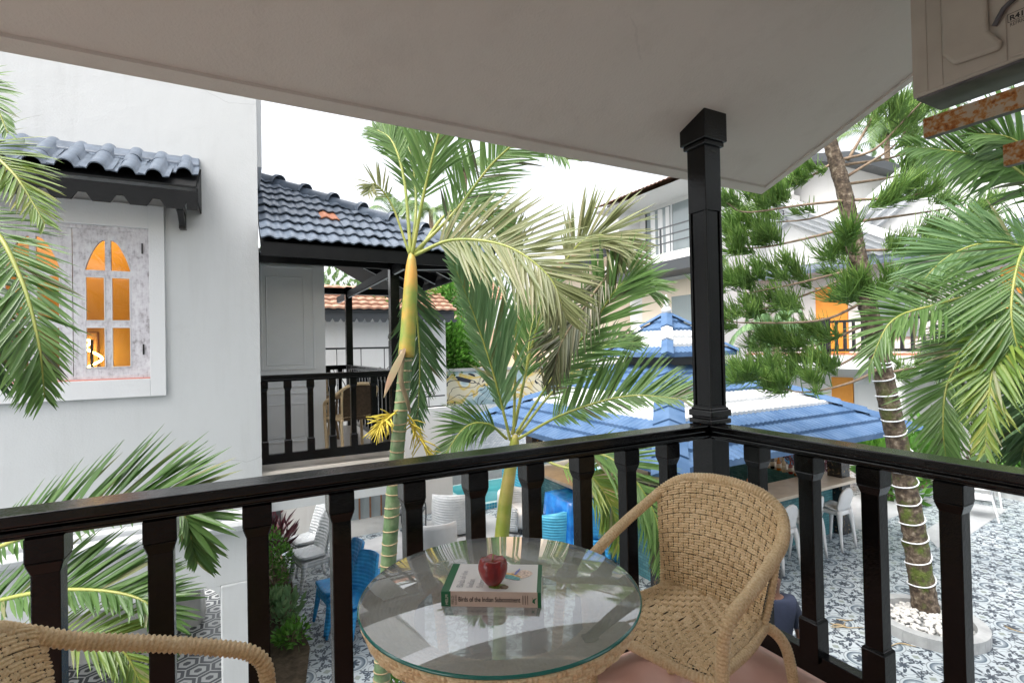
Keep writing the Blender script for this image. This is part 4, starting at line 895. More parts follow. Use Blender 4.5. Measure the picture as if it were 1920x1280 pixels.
for k, (p, q) in enumerate([((.17, 6.05, 4.86), (2.5, 6.05, 4.86)), ((1.62, 5.6, 4.80), (1.62, 10.0, 4.80)), ((1.62, 6.05, 4.86), (2.55, 5.55, 4.84)), ((.2, 9.0, 4.86), (2.5, 9.0, 4.86)), ((1.62, 6.05, 4.9), (.25, 7.8, 5.95))]+[((1.62, y, 5.3), (2.55, y, 4.86)) for y in (6.6, 7.2, 7.8, 8.4)]+[((x, 7.4-.5*(x-.4), 5.9-.28*(x-.4)), (x, 5.55, 4.86)) for x in (.5, .95, 1.4, 1.85)]):
    mb = MB(); mb.beam(p, q, .07, .10); mb.build('rafter', M['matte'], rf)
    if k > 0:
        mb = MB(); mb.beam(Vector(p)-Vector((.0, 0, .056)), Vector(q)-Vector((0, 0, .056)), .018, .010); mb.build('batten', M['trim'], rf)
# chairs and table on the far terrace
for lab, loc, rz in (('tan wicker chair turned away, seen behind the studded railing of the far terrace', (1.22, 6.75, NZ), R(195)), ('tan wicker chair half hidden by the white panel on the far terrace', (.72, 7.35, NZ), R(120)), ('tan wicker chair beyond the small glass table on the far terrace', (.95, 8.25, NZ), R(0))):
    c = copy_tree(ch); c.location = loc; c.rotation_euler = (0, 0, rz); c.scale = (.92,)*3; c['label'] = lab
t = T('glass_table', 'small round glass table among the wicker chairs on the far terrace', 'table', (1.02, 7.5, NZ))
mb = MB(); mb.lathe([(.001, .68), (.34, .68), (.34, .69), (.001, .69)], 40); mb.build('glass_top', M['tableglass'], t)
mb = MB(); mb.lathe([(.33, .62), (.335, .676), (.26, .67), (.25, .62)], 40); mb.build('rim', M['twick'], t, True)
for k in range(4):
    a = R(45+90*k); mb = MB(); mb.tube([(.26*math.cos(a), .26*math.sin(a), .62), (.22*math.cos(a), .22*math.sin(a), .3), (.27*math.cos(a), .27*math.sin(a), 0)], .017, 8); mb.build('leg', M['twick'], t, True)

# ---------------------------------------------------------------- bar pavilion
GC = (7.85, 7.85); gz = T('bar_pavilion', 'poolside bar pavilion with blue and white two tier tiled roof and white finial', 'pavilion', (GC[0], GC[1], 0))
def course(parent, h0, z0, h1, z1, k, mt, per=.115, amp=.022, lip=.05, name='tile_course'):
    n = int(2*h0/per)*4; ca, sa = math.cos(k*math.pi/2), math.sin(k*math.pi/2); G = []
    for (h, z, dz) in ((h0, z0, lip-.075), (h0, z0, lip), (h1-.02, z1, .004)):
        row = []
        for i in range(n+1):
            x = -h0+2*h0*i/n; x = max(-h, min(h, x)); wv = amp*abs(math.sin(math.pi*(x+50)/per))**.7 if dz > 0 else 0
            y = -h; row.append((x*ca-y*sa, x*sa+y*ca, z+dz+wv))
        G.append(row)
    mb = MB(); mb.sheet(G); mb.build(name, M[mt], parent)
def roof(parent, h0, z0, h1, z1, cols):
    n = len(cols)
    for k in range(4):
        for i, c in enumerate(cols):
            a, b = i/n, (i+1.06)/n; b = min(b, 1)
            course(parent, h0+(h1-h0)*a, z0+(z1-z0)*a, h0+(h1-h0)*b, z0+(z1-z0)*b, k, c)
    mb = MB(); mb.frus((0, 0), z0-.02, z1-.02, 2*h0-.03, 2*h1); mb.build('roof_deck', M['darkgrey'], parent)
    for k in range(4):
        s1, s2 = ((-1, -1), (1, -1), (1, 1), (-1, 1))[k]; nn = max(3, int((h0-h1)*1.414/.42))
        for i in range(nn):
            f0, f1 = i/nn, (i+1.1)/nn; a = Vector((s1*(h0+.02+(h1-h0)*f0), s2*(h0+.02+(h1-h0)*f0), z0+(z1-z0)*f0+.035)); b = Vector((s1*(h0+(h1-h0)*f1), s2*(h0+(h1-h0)*f1), z0+(z1-z0)*f1+.02))
            tv = (b-a).normalized(); sd = tv.cross(Vector((0, 0, 1))).normalized(); up = sd.cross(tv)
            cc = cols[min(int((i+.5)/nn*len(cols)), len(cols)-1)]
            mb = MB(); mb.sheet([[e+sd*(.24 if h0 > 2 else .11)*x-up*abs(x)*(.10 if h0 > 2 else .05)+up*l for x in (-1, -.75, -.3, 0, .3, .75, 1)] for e, l in ((a, .0), (a, .062), (b, .05))]); mb.build('hip_cap', M['blue' if h0 > 2 else cc], parent)
lr = ['blue']*3+['whitep']*2+['blue']*3
roof(gz, 3.1, 2.18, .66, 3.40, lr)
roof(gz, .95, 3.62, .06, 4.42, ['blue', 'whitep', 'whitep', 'blue', 'blue'])
mb = MB(); mb.box((-.62, -.62, 3.30), (.62, .62, 3.68)); mb.build('neck', M['darkgrey'], gz)
mb = MB(); mb.lathe([(.09, 4.36), (.10, 4.44), (.085, 4.46), (.06, 4.47), (.10, 4.51), (.105, 4.55), (.085, 4.60), (.045, 4.63), (.07, 4.65), (.045, 4.67), (.055, 4.72), (.03, 4.80), (.008, 4.87)], 18); mb.build('finial', M['whitep'], gz, True)
hx0, hx1 = 5.8-GC[0], 10.6-GC[0]; hy0, hy1 = 6.03-GC[1], 9.9-GC[1]
mb = MB(); mb.box((hx0, hy0, 0), (hx1, hy0+.2, 1.06)); mb.box((hx0, hy0+.201, 0), (hx0+.2, hy1, 1.06)); mb.box((hx1-.2, hy0+.201, 0), (hx1, hy1, 1.06)); mb.build('counter_front', M['teal'], gz)
mb = MB(); mb.box((hx0-.18, hy0-.38, 1.06), (hx1+.05, hy0+.35, 1.12)); mb.box((hx0-.18, hy0+.351, 1.06), (hx0+.45, hy1, 1.12)); mb.box((hx1-.40, hy0+.351, 1.06), (hx1+.05, hy1, 1.12)); mb.build('counter_top', M['stone'], gz, bevel=.006)
mb = MB(); mb.box((hx0+.2, hy0+.2, .02), (hx1-.2, hy1, .04)); mb.build('bar_floor', M['soil'], gz)
mb = MB(); mb.box((hx0+.8, hy1-1.5, .04), (hx1-.9, hy1-.9, 1.02)); mb.build('back_bar', M['acdark'], gz)
mb = MB(); mb.box((hx0+.75, hy1-1.55, 1.02), (hx1-.85, hy1-.85, 1.07)); mb.build('back_bar_top', M['stone'], gz)
for x, y in ((hx0-.02, hy0-.05), (hx1-.05, hy0-.05), (hx0-.02, hy1), (hx1-.05, hy1)):
    mb = MB(); mb.box((x-.14, y-.14, 0), (x+.14, y+.14, 2.45)); mb.build('pillar', M['marble'], gz)
mb = MB()
for k in range(26):
    a = Vector((hx0-.4+k*.19, hy0-.55, 2.02+.02*math.sin(k))); mb.lathe([(.002, -.02), (.02, 0), (.002, .02)], 6, a)
mb.build('string_lights', M['bulb'], gz)
mb = MB(); mb.box((hx0-.35, hy0-.5, 2.06), (hx0-.30, hy1, 2.10)); mb.build('warm_strip', M['bulb'], gz)
# bottles on the bar
bc = [((.01, .015, .01), .30), ((.45, .14, .01), .27), ((.55, .45, .30), .28), ((.25, .03, .02), .24), ((.20, .06, .015), .28), ((.03, .28, .04), .26), ((.5, .3, .05), .25)]
bl = ['tall black bottle on the bar counter', 'amber orange bottle on the bar counter', 'clear pale bottle on the bar counter', 'squat dark red bottle on the bar counter', 'brown bottle on the bar counter', 'green bottle on the bar counter', 'golden bottle on the bar counter beside the green one']
def bottle(loc, c, h, lab):
    t = T('bottle', lab, 'bottle', loc); r_ = .042
    mb = MB(); mb.lathe([(r_*.9, 0), (r_, .01), (r_, h*.55), (r_*.8, h*.66), (r_*.36, h*.76), (r_*.36, h*.97), (.001, h*.97)], 14); mb.build('body', mat('bottle_glass', c, .12, spec=.8), t, True)
    mb = MB(); mb.lathe([(r_*1.02, h*.18), (r_*1.02, h*.45)], 14); mb.build('label_band', mat('bottle_label', (.6, .55, .45), .6), t, True)
    mb = MB(); mb.lathe([(r_*.42, h*.93), (r_*.42, h), (.001, h)], 10); mb.build('cap', M['blackm'], t, True)
for k, ((c, h), lab) in enumerate(zip(bc, bl)): bottle((10.02-.035*k+.02*(k % 2), 7.05-.155*k, 1.12), c, h*1.15, lab)
mb = MB()
for k in range(3): mb.tube([(0+.05*k, .03*k, 0), (.06+.07*k, .02*k, .22)], .01, 6)
mb.box((-.15, -.1, 0), (.18, .1, .02)); o = mb.build('cutlery_tray', M['slate_red'], None); o.location = (8.1, 6.25, 1.125); tag(o, 'red tray with bar tools on the pavilion counter', 'tray')
# bar stools
def make_stool():
    t = T('bar_chair', '', 'chair', group='white bar chairs along the pavilion counter')
    SH = .72; G = []
    for i in range(17):
        v = i/16
        if v < .5: a = v/.5; y = -.20+.38*a; z = SH+.02*math.cos(a*3.1)-.01; hw = .20-.02*abs(a-.5)
        else: a = (v-.5)/.5; y = .18+.09*math.sin(a*1.3); z = SH+.02+.40*a-.02*(1-a); hw = .205*math.sqrt(max(.0, 1-(max(0, a-.45)/.56)**2.4))
        G.append([(hw*u, y-(.03*u*u if v > .5 else -.0)+.0, z+(.02*u*u if v < .5 else 0)) for u in [k/6-1 for k in range(13)]])
    mb = MB(); mb.sheet(G); o = mb.build('shell', M['plastic'], t, True); m_ = o.modifiers.new('solid', 'SOLIDIFY'); m_.thickness = .03
    mb = MB(); mb.box((-.18, -.18, SH-.10), (.18, .19, SH-.015)); mb.build('apron', M['plastic'], t, bevel=.03, seg=3)
    for a, b in ((-1, -1), (1, -1), (1, 1), (-1, 1)):
        mb = MB(); mb.tube(spline([(a*.15, b*.155, SH-.02), (a*.185, b*.185, SH-.18), (a*.20, b*.20, SH*.5), (a*.225, b*.235, 0)], 9), [.055, .05, .044, .04, .036, .032, .028, .024, .018], 10); mb.build('leg', M['plastic'], t, True)
    return t
st = make_stool()
sl2 = [((9.78, 5.62), 0.0, 'white bar chair next to the black marble pillar of the pavilion'), ((8.80, 5.55), .25, 'white bar chair turned slightly, second from the black marble pillar'), ((8.02, 5.55), -.05, 'white bar chair third from the black marble pillar'), ((7.40, 5.52), .1, 'white bar chair fourth from the black marble pillar, just behind the wicker armchair')]
for k, ((x, y), rz, lab) in enumerate(sl2):
    o = st if k == 0 else copy_tree(st); o.location = (x, y, 0); o.rotation_euler = (0, 0, rz+math.pi); o['label'] = lab
# ---------------------------------------------------------------- courtyard furniture
def tub_chair(name, lab, loc, rz, mt, s=1):
    t = T(name, lab, 'armchair', loc, rz, s=s)
    n = 28; G = []
    for lev in range(8):
        row = []
        for k in range(n+1):
            a = R(-38)+k/n*R(256); sx = .42; sy = .42; h = .74-.20*max(0, math.cos(a-R(90))*-1+.0)-.16*(1-math.sin(a))*.5
            r_ = 1+.04*math.sin(lev/7*math.pi)
            row.append((sx*math.cos(a)*r_, sy*math.sin(a)*r_, .06+(h-.06)*lev/7))
        G.append(row)
    mb = MB(); mb.sheet(G); o = mb.build('shell', mt, t, True); m_ = o.modifiers.new('solid', 'SOLIDIFY'); m_.thickness = .09; m_.offset = -1
    mb = MB(); mb.lathe([(.001, .10), (.37, .10), (.385, .16), (.385, .36), (.36, .40), (.001, .41)], 28); mb.build('seat', M['plastic'] if mt is M['wwick'] else mt, t, True)
    for a, b in ((-1, -1), (1, -1), (1, 1), (-1, 1)):
        mb = MB(); mb.box((a*.25-.02, b*.25-.02, 0), (a*.25+.02, b*.25+.02, .11)); mb.build('foot', M['darkgrey'], t)
    return t
tub_chair('tub_armchair', 'white wicker tub armchair with leaf litter on its broad seat', (3.95, 10.15, 0), R(150), M['wwick'], 1.15)
tub_chair('tub_armchair', 'white wicker tub armchair behind the young palm stem', (5.15, 9.55, 0), R(20), M['wwick'], 1.05)
tub_chair('tub_armchair', 'light blue wicker tub armchair partly under a blue tarpaulin', (5.25, 8.25, 0), R(200), M['lbwick'], 1.1)
tub_chair('tub_armchair', 'white plastic tub chair close to the ringed palm trunk', (3.15, 9.1, 0), R(170), M['plastic'], .9)
tub_chair('tub_armchair', 'pale striped tub armchair beside the tan box past the blue tarpaulin', (6.6, 10.6, 0), R(150), M['wwick'], .9)
def side_chair(name, lab, loc, rz, mt, s=1):
    t = T(name, lab, 'chair', loc, rz, s=s); SH = .45; G = []
    for i in range(15):
        v = i/14
        if v < .45: a = v/.45; y = -.24+.42*a; z = SH-.015*math.sin(a*3.1); hw = .23
        else: a = (v-.45)/.55; y = .18+.14*a**1.3; z = SH+.52*a; hw = .23-.05*a**2
        G.append([(hw*u, y-.05*u*u*(v > .45)*1.0, z+.03*u*u*(v < .45)) for u in [k/5-1 for k in range(11)]])
    mb = MB(); mb.sheet(G); o = mb.build('shell', mt, t, True); m_ = o.modifiers.new('solid', 'SOLIDIFY'); m_.thickness = .035
    mb = MB(); mb.box((-.22, -.23, SH-.12), (.22, .18, SH-.02)); mb.build('apron', mt, t, bevel=.02)
    for a, b in ((-1, -1), (1, -1), (1, 1), (-1, 1)):
        mb = MB(); mb.tube(spline([(a*.20, b*.19, SH-.03), (a*.215, b*.22, SH*.55), (a*.22, b*.27, 0)], 7), [.045, .042, .038, .034, .03, .025, .018], 8); mb.build('leg', mt, t, True)
    return t
side_chair('dining_chair', 'white wicker dining chair by the planted bed, in front of the white wall', (.98, 9.05, 0), R(-75), M['wwick'], 1.1)
side_chair('dining_chair', 'white wicker dining chair behind another white one by the planted bed', (.98, 9.75, 0), R(-75), M['wwick'], 1.1)
side_chair('dining_chair', 'bright blue wicker chair with tapered legs beside the planted bed', (1.18, 7.6, 0), R(-80), M['bwick'], 1.1)
side_chair('dining_chair', 'bright blue wicker chair beside the blue footstool', (1.30, 7.15, 0), R(-60), M['bwick'], 1.05)
side_chair('dining_chair', 'bright blue open weave chair against the teal bar counter', (5.35, 7.15, 0), R(130), M['bwick'], 1.3)
t = T('footstool', 'bright blue square wicker footstool seen past the glass table edge', 'stool', (1.72, 7.75, 0), .3)
mb = MB(); mb.box((-.24, -.24, .25), (.24, .24, .45)); mb.build('seat', M['bwick'], t, bevel=.02)
for a, b in ((-1, -1), (1, -1), (1, 1), (-1, 1)):
    mb = MB(); mb.frus((a*.2, b*.2), 0, .25, .035, .06); mb.build('leg', M['bwick'], t)
drape('tarpaulin', 'crumpled bright blue tarpaulin thrown over the tub armchair', (5.75, 8.15, .02), 1.15, 1.0, .95, M['tarp'], 11, 'tarpaulin')
t = T('metal_chair', 'black metal armchair beside the white wicker tub armchair', 'chair', (3.1, 10.5, 0), R(60))
mb = MB(); mb.box((-.25, -.25, .42), (.25, .25, .46)); mb.build('seat', M['darkgrey'], t)
for s in (-1, 1):
    mb = MB(); mb.tube(spline([(s*.26, -.24, 0), (s*.27, -.24, .5), (s*.27, -.1, .66), (s*.26, .22, .64), (s*.25, .28, .85)], 16), .015, 6); mb.build('arm', M['darkgrey'], t, True)
    mb = MB(); mb.tube([(s*.25, .25, .64), (s*.26, .3, 0)], .015, 6); mb.build('leg', M['darkgrey'], t)
t = T('cardboard_box', 'tan open box among clutter by the pool', 'box', (3.9, 12.7, 0), .2)
mb = MB(); mb.box((-.5, -.25, 0), (.5, .25, .35)); mb.build('box', M['cane'], t)
mb = MB(); mb.box((-.52, -.27, .351), (.52, -.1, .37)); mb.build('flap', M['cane'], t)
t = T('tan_cabinet', 'tan wooden cabinet beside the pool bar', 'cabinet', (7.1, 10.6, 0), .2); mb = MB(); mb.box((-.5, -.35, 0), (.5, .35, .85)); mb.build('carcass', M['cane'], t, bevel=.02)
mb = MB(); mb.box((-.52, -.37, .851), (.52, .37, .89)); mb.build('top', M['stone'], t)
def garden_chair(lab, loc, rz):
    t = T('garden_chair', lab, 'chair', loc, rz)
    mb = MB(); mb.box((-.25, -.24, .42), (.25, .24, .45)); mb.build('seat', M['plastic'], t, bevel=.01)
    G = [[(.25*u, .22+.10*v-.05*u*u, .45+.38*v) for u in (-1, -.5, 0, .5, 1)] for v in (.25, .5, .75, 1)]
    mb = MB(); mb.sheet(G); o = mb.build('backrest', M['plastic'], t, True); m_ = o.modifiers.new('solid', 'SOLIDIFY'); m_.thickness = .02
    for s in (-1, 1):
        mb = MB(); mb.tube(spline([(s*.27, -.26, 0), (s*.26, -.22, .44), (s*.27, -.2, .62), (s*.27, .1, .65), (s*.25, .26, .66)], 14), .018, 7); mb.build('arm', M['plastic'], t, True)
        mb = MB(); mb.tube([(s*.24, .22, .5), (s*.27, .32, 0)], .018, 7); mb.build('leg', M['plastic'], t)
for lab, loc, rz in (('white garden armchair on the grey paving beyond the pebble planter', (13.9, 5.0, 0), R(200)), ('white garden armchair near the curved planter kerb', (15.1, 5.35, 0), R(120)), ('white garden armchair behind the rope lit pine trunk', (13.9, 6.6, 0), R(160)), ('white garden armchair farther back by the light blue umbrella', (14.6, 7.4, 0), R(40))): garden_chair(lab, loc, rz)
t = T('pool_float', 'flat light blue round table top showing above the railing by the pine', 'table', (13.3, 7.8, 0)); mb = MB(); mb.lathe([(.001, 1.08), (.5, 1.08), (.52, 1.11), (.3, 1.17), (.001, 1.18)], 24); mb.build('top', M['lightblue'], t, True)
mb = MB(); mb.tube([(0, 0, 0), (0, 0, 1.08)], .04, 8); mb.build('stem', M['plastic'], t)
t = T('blue_screen', 'bright light blue panel behind the bar bottles', 'panel', (13.0, 8.9, 0), R(-15)); mb = MB(); mb.box((-1.6, -.03, .05), (1.6, .03, 1.35)); mb.build('board', M['lightblue'], t)
for s in (-1.4, 1.4):
    mb = MB(); mb.box((s-.04, -.06, 0), (s+.04, -.031, 1.3)); mb.build('stake', M['plastic'], t)
t = T('side_table', 'black metal side table by the white wall past the drooping palm', 'table', (17.2, 6.9, 0))
mb = MB(); mb.box((-.5, -.4, 1.12), (.5, .4, 1.17)); mb.build('top', M['darkgrey'], t)
for a, b in ((-1, -1), (1, -1), (1, 1), (-1, 1)):
    mb = MB(); mb.box((a*.44-.03, b*.34-.03, 0), (a*.44+.03, b*.34+.03, 1.12)); mb.build('leg', M['darkgrey'], t)
# pool and kerbs
mb = MB(); mb.box((4.6, 11.0, -.4), (9.5, 12.95, .14)); tag(mb.build('pool_surround', M['poolt']), kind='structure')
mb = MB(); mb.add([(4.75, 11.12, .146), (9.35, 11.12, .146), (9.35, 12.85, .146), (4.75, 12.85, .146)], [(0, 1, 2, 3)]); tag(mb.build('water', M['water']), kind='structure')
t = T('pool_wall', 'blue mosaic wall rising from the turquoise pool', 'wall', (6.35, 11.9, 0)); mb = MB(); mb.box((-.1, -.6, .15), (.12, .6, .8)); mb.build('tiles', M['poolt'], t)
# planter ring with pebbles
pl_ = T('round_planter', 'low round concrete planter of white pebbles around the pine foot', 'planter', (8.02, 3.45, 0))
mb = MB(); mb.lathe([(.63, 0), (.63, .14), (.50, .14), (.49, .05), (.001, .05)], 48); mb.build('kerb_ring', M['kerb'], pl_)
for k in range(30):
    a = k/30*2*math.pi; mb = MB(); mb.box((.628, -.002, .005), (.6325, .002, .135), mtx=Matrix.Rotation(a, 4, 'Z')); mb.build('joint', M['concrete'], pl_)
bm_ = bmesh.new(); bmesh.ops.create_icosphere(bm_, subdivisions=1, radius=1); pv = [v.co.copy() for v in bm_.verts]; pf = [tuple(v.index for v in f.verts) for f in bm_.faces]; bm_.free()
mb = MB()
for k in range(420):
    r_ = .47*math.sqrt(random.random()); a = random.random()*6.283; s = random.uniform(.02, .036); rot = Matrix.Rotation(random.random()*6, 3, 'Z'); z = .07+.05*(1-(r_/.47))+random.uniform(0, .025)
    mb.add([Vector((r_*math.cos(a), r_*math.sin(a), z))+rot @ Vector((p.x*s*1.3, p.y*s, p.z*s*.75)) for p in pv], pf)
tag(mb.build('pebbles', M['pebble'], pl_, True), kind='stuff')
t = T('curved_planter', 'curved concrete planter kerb beside the white garden chairs', 'planter', (17.6, 5.2, 0)); mb = MB(); mb.lathe([(1.6, 0), (1.6, .3), (1.42, .3), (1.4, .2), (.001, .2)], 40); mb.build('kerb_ring', M['kerb'], t)
mb = MB(); mb.lathe([(1.39, .21), (.001, .28)], 30); mb.build('soil', M['soil'], t)
mb = MB(); mb.prism([(.17, 6.2, .01), (.60, 6.4, .01), (.72, 7.1, .01), (.64, 8.2, .01), (.68, 9.3, .01), (.60, 10.6, .01), (.17, 10.6, .01)], (0, 0, .02)); tag(mb.build('garden_bed', M['soil']), kind='structure')
for k in range(12):
    x, y = random.choice([(7.6, 2.6), (8.6, 2.7), (7.3, 3.0), (7.0, 3.9), (9.2, 2.9), (6.6, 3.2)]); x += random.uniform(-.4, .4); y += random.uniform(-.3, .3); a = random.random()*6.28; L_ = random.uniform(.15, .4)
    mb = MB(); mb.tube(spline([(0, 0, .012), (L_*.5*math.cos(a), L_*.5*math.sin(a), .02), (L_*math.cos(a+.4), L_*math.sin(a+.4), .012)], 7), [.003, .008, .01, .009, .007, .005, .002], 5)
    o = mb.build('fallen_leaf', M['pring'], None); o.location = (x, y, 0); tag(o, 'dry brown palm leaflet lying on the tiles round the pebble planter', 'leaf', 'fallen leaflets on the courtyard tiles')

# ---------------------------------------------------------------- person below the balcony
ps = T('person', 'person in a navy shirt standing in the courtyard just below the railing', 'person', (4.36, 3.10, 0), R(-35))
def skinned(name, joints, edges, rad, mt, root=0, sub=2):
    me = bpy.data.meshes.new(name); me.from_pydata(joints, edges, []); o = link(name, me, ps); me.materials.append(mt)
    sk = o.modifiers.new('skin', 'SKIN'); sk.use_smooth_shade = True
    if not me.skin_vertices: 
        bpy.context.view_layer.objects.active = o
    for i, r_ in enumerate(rad): me.skin_vertices[0].data[i].radius = (r_, r_*.8) if isinstance(r_, float) else r_
    me.skin_vertices[0].data[root].use_root = True
    s_ = o.modifiers.new('sub', 'SUBSURF'); s_.levels = sub; s_.render_levels = sub; return o
J = [(0, 0, .95), (0, .01, 1.12), (0, .02, 1.32), (0, .01, 1.45), (0, -.005, 1.53), (-.16, .015, 1.40), (-.235, .03, 1.16), (-.25, -.04, .93), (.16, .015, 1.40), (.235, .03, 1.16), (.25, -.04, .93), (-.09, 0, .90), (-.10, .01, .50), (-.105, .04, .08), (.09, 0, .90), (.10, .01, .50), (.105, .04, .08), (-.11, -.10, .04), (.11, -.10, .04), (0, -.01, 1.62), (0, -.012, 1.71), (-.25, -.07, .84), (.25, -.07, .84)]
ED = [(0, 1), (1, 2), (2, 3), (3, 4), (2, 5), (5, 6), (6, 7), (2, 8), (8, 9), (9, 10), (0, 11), (11, 12), (12, 13), (0, 14), (14, 15), (15, 16), (13, 17), (16, 18), (4, 19), (19, 20), (7, 21), (10, 22)]
RD = [(.155, .115), (.15, .11), (.17, .12), (.08, .07), .055, (.075, .075), .052, .035, (.075, .075), .052, .035, (.095, .095), .065, .045, (.095, .095), .065, .045, .045, .045, (.078, .09), (.07, .08), .035, .035]
skinned('body', J, ED, RD, M['skin'])
skinned('shirt', [J[i] for i in (0, 1, 2, 3, 5, 6, 8, 9)], [(0, 1), (1, 2), (2, 3), (2, 4), (4, 5), (2, 6), (6, 7)], [(.175, .135), (.175, .132), (.195, .14), (.09, .085), (.098, .095), (.078, .075), (.098, .095), (.078, .075)], M['navy'])
skinned('trousers', [J[i] for i in (0, 11, 12, 13, 14, 15, 16)], [(0, 1), (1, 2), (2, 3), (0, 4), (4, 5), (5, 6)], [(.168, .128), (.108, .105), .082, .066, (.108, .105), .082, .066], M['blackm'])
mb = MB(); mb.lathe([(.001, .115), (.06, .10), (.088, .05), (.092, 0), (.08, -.05), (.06, -.08)], 16); o = mb.build('hair', M['hair'], ps, True); o.location = (0, .012, 1.66)

# ---------------------------------------------------------------- palms
def frond(parent, pts, ll, n, ang, wd, droop, sL, sR, bare, key):
    n = int(n*1.35); wd *= 1.4 if key == 'b' else 1.22; droop *= .8; ang *= .92
    P = spline(pts, 44); cum = [0]
    for a, b in zip(P, P[1:]): cum.append(cum[-1]+(b-a).length)
    L = cum[-1]; mid = P[22]; view = (Vector((0, 0, CAMZ))-mid).normalized()
    nrm0 = (view+Vector((0, 0, .55))+Vector((random.uniform(-.25, .25), random.uniform(-.25, .25), 0))).normalized()
    mb = MB(); k = 0; brown = key in 'oky'
    for i in range(n):
        f = bare+(1-bare)*(i+.5)/n; k = min(int(f*43), 42); u = f*43-k; p = P[k].lerp(P[k+1], u); tv = (P[min(k+2, 43)]-P[max(k-1, 0)]).normalized()
        b = tv.cross(nrm0).normalized(); nr = b.cross(tv).normalized(); g = (f-bare)/(1-bare)
        env = min(1, .45+g*3.0)*(1-.72*max(0, g-.45)/.55)
        for sd, sc in ((-1, sL), (1, sR)):
            if random.random() < .03: continue
            l = ll*env*sc*random.uniform(.88, 1.08); a = R(ang*(1.18-.55*g)+random.gauss(0, 5.5)); 
            d = (tv*math.cos(a)+b*sd*math.sin(a)+nr*random.uniform(.02, .22)).normalized(); q = p.copy(); S = []; sg = 6; tone = min(1, max(0, random.gauss(.5, .2)))
            dr = droop*random.uniform(.5, 1.8)*(3.5 if random.random() < .08 else 1)
            for s in range(sg+1):
                t_ = s/sg; w_ = wd*(.35+1.1*t_ if t_ < .35 else (1-((t_-.35)/.65)**1.7)*.74+.02)*min(1, .5+l/ll*.6)
                wv = d.cross(nr).normalized(); lift = nr*(w_*.22)
                S.append((q-wv*w_/2+lift, q, q+wv*w_/2+lift)); dd = Vector((0, 0, -1))*(dr*(t_**1.3)*1.35); d = (d+dd/sg*2.0).normalized(); q = q+d*l/sg
            V = [x for r_ in S for x in r_]; F = []
            for s in range(sg): F += [(s*3, s*3+1, s*3+4, s*3+3), (s*3+1, s*3+2, s*3+5, s*3+4)]
            mb.add(V, F, 1 if random.random() < .045 else 0, col=tone)
    o = mb.build('frond', [M['L'+key], M['Lk' if key in 'dkg' else 'Lo']], parent, True)
    rr = [max(.003, .015*(1-i/43)**.8+.002)*(1.0 if L > .9 else .7) for i in range(44)]
    m2 = MB(); m2.tube(P, rr, 7); m2.build('rachis', M['rachis_b'] if key == 'k' else M['rachis'], o, True); return o
def ringtrunk(parent, pts, r0, r1, gap, name='trunk'):
    P = spline(pts, 60); mb = MB(); mb.tube(P, [r0+(r1-r0)*i/59 for i in range(60)], 16); mb.build(name, M['ptrunk'], parent, True)
    L = sum((b-a).length for a, b in zip(P, P[1:])); n = int(L/gap)
    for k in range(n):
        f = (k+.5+random.uniform(-.18, .18))/n*59; i = int(f); c = P[i].lerp(P[min(i+1, 59)], f-i); r_ = r0+(r1-r0)*f/59; tl = (random.uniform(-.12, .12), random.uniform(-.12, .12)); m2 = MB(); G = []
        for e, z in ((1.0, -.006), (1.07, -.002), (1.075, .003), (1.0, .007)):
            G.append([(c.x+r_*e*math.cos(a), c.y+r_*e*math.sin(a), c.z+z+r_*(tl[0]*math.cos(a)+tl[1]*math.sin(a))) for a in [j/18*2*math.pi for j in range(18)]])
        m2.sheet(G, closeu=True); m2.build('ring_scar', M['pring'], parent, True)
p1 = T('palm_tree', 'tall palm with ringed green trunk and orange crownshaft in front of the far terrace', 'palm', (1.0, 4.5, 0))
def child(o, root):
    o.parent = root; o.matrix_parent_inverse = Matrix.Translation(-Vector(root.location)); return o
tmp = T('tmp', 'x', 'x')
def palm(root, key, fn):
    before = set(bpy.data.objects)
    fn()
    for a in FRONDS[key]: frond(None, *a)
    bpy.context.view_layer.update()
    for o in set(bpy.data.objects)-before:
        if o.parent is None: o.parent = root; o.location = -Vector(root.location)
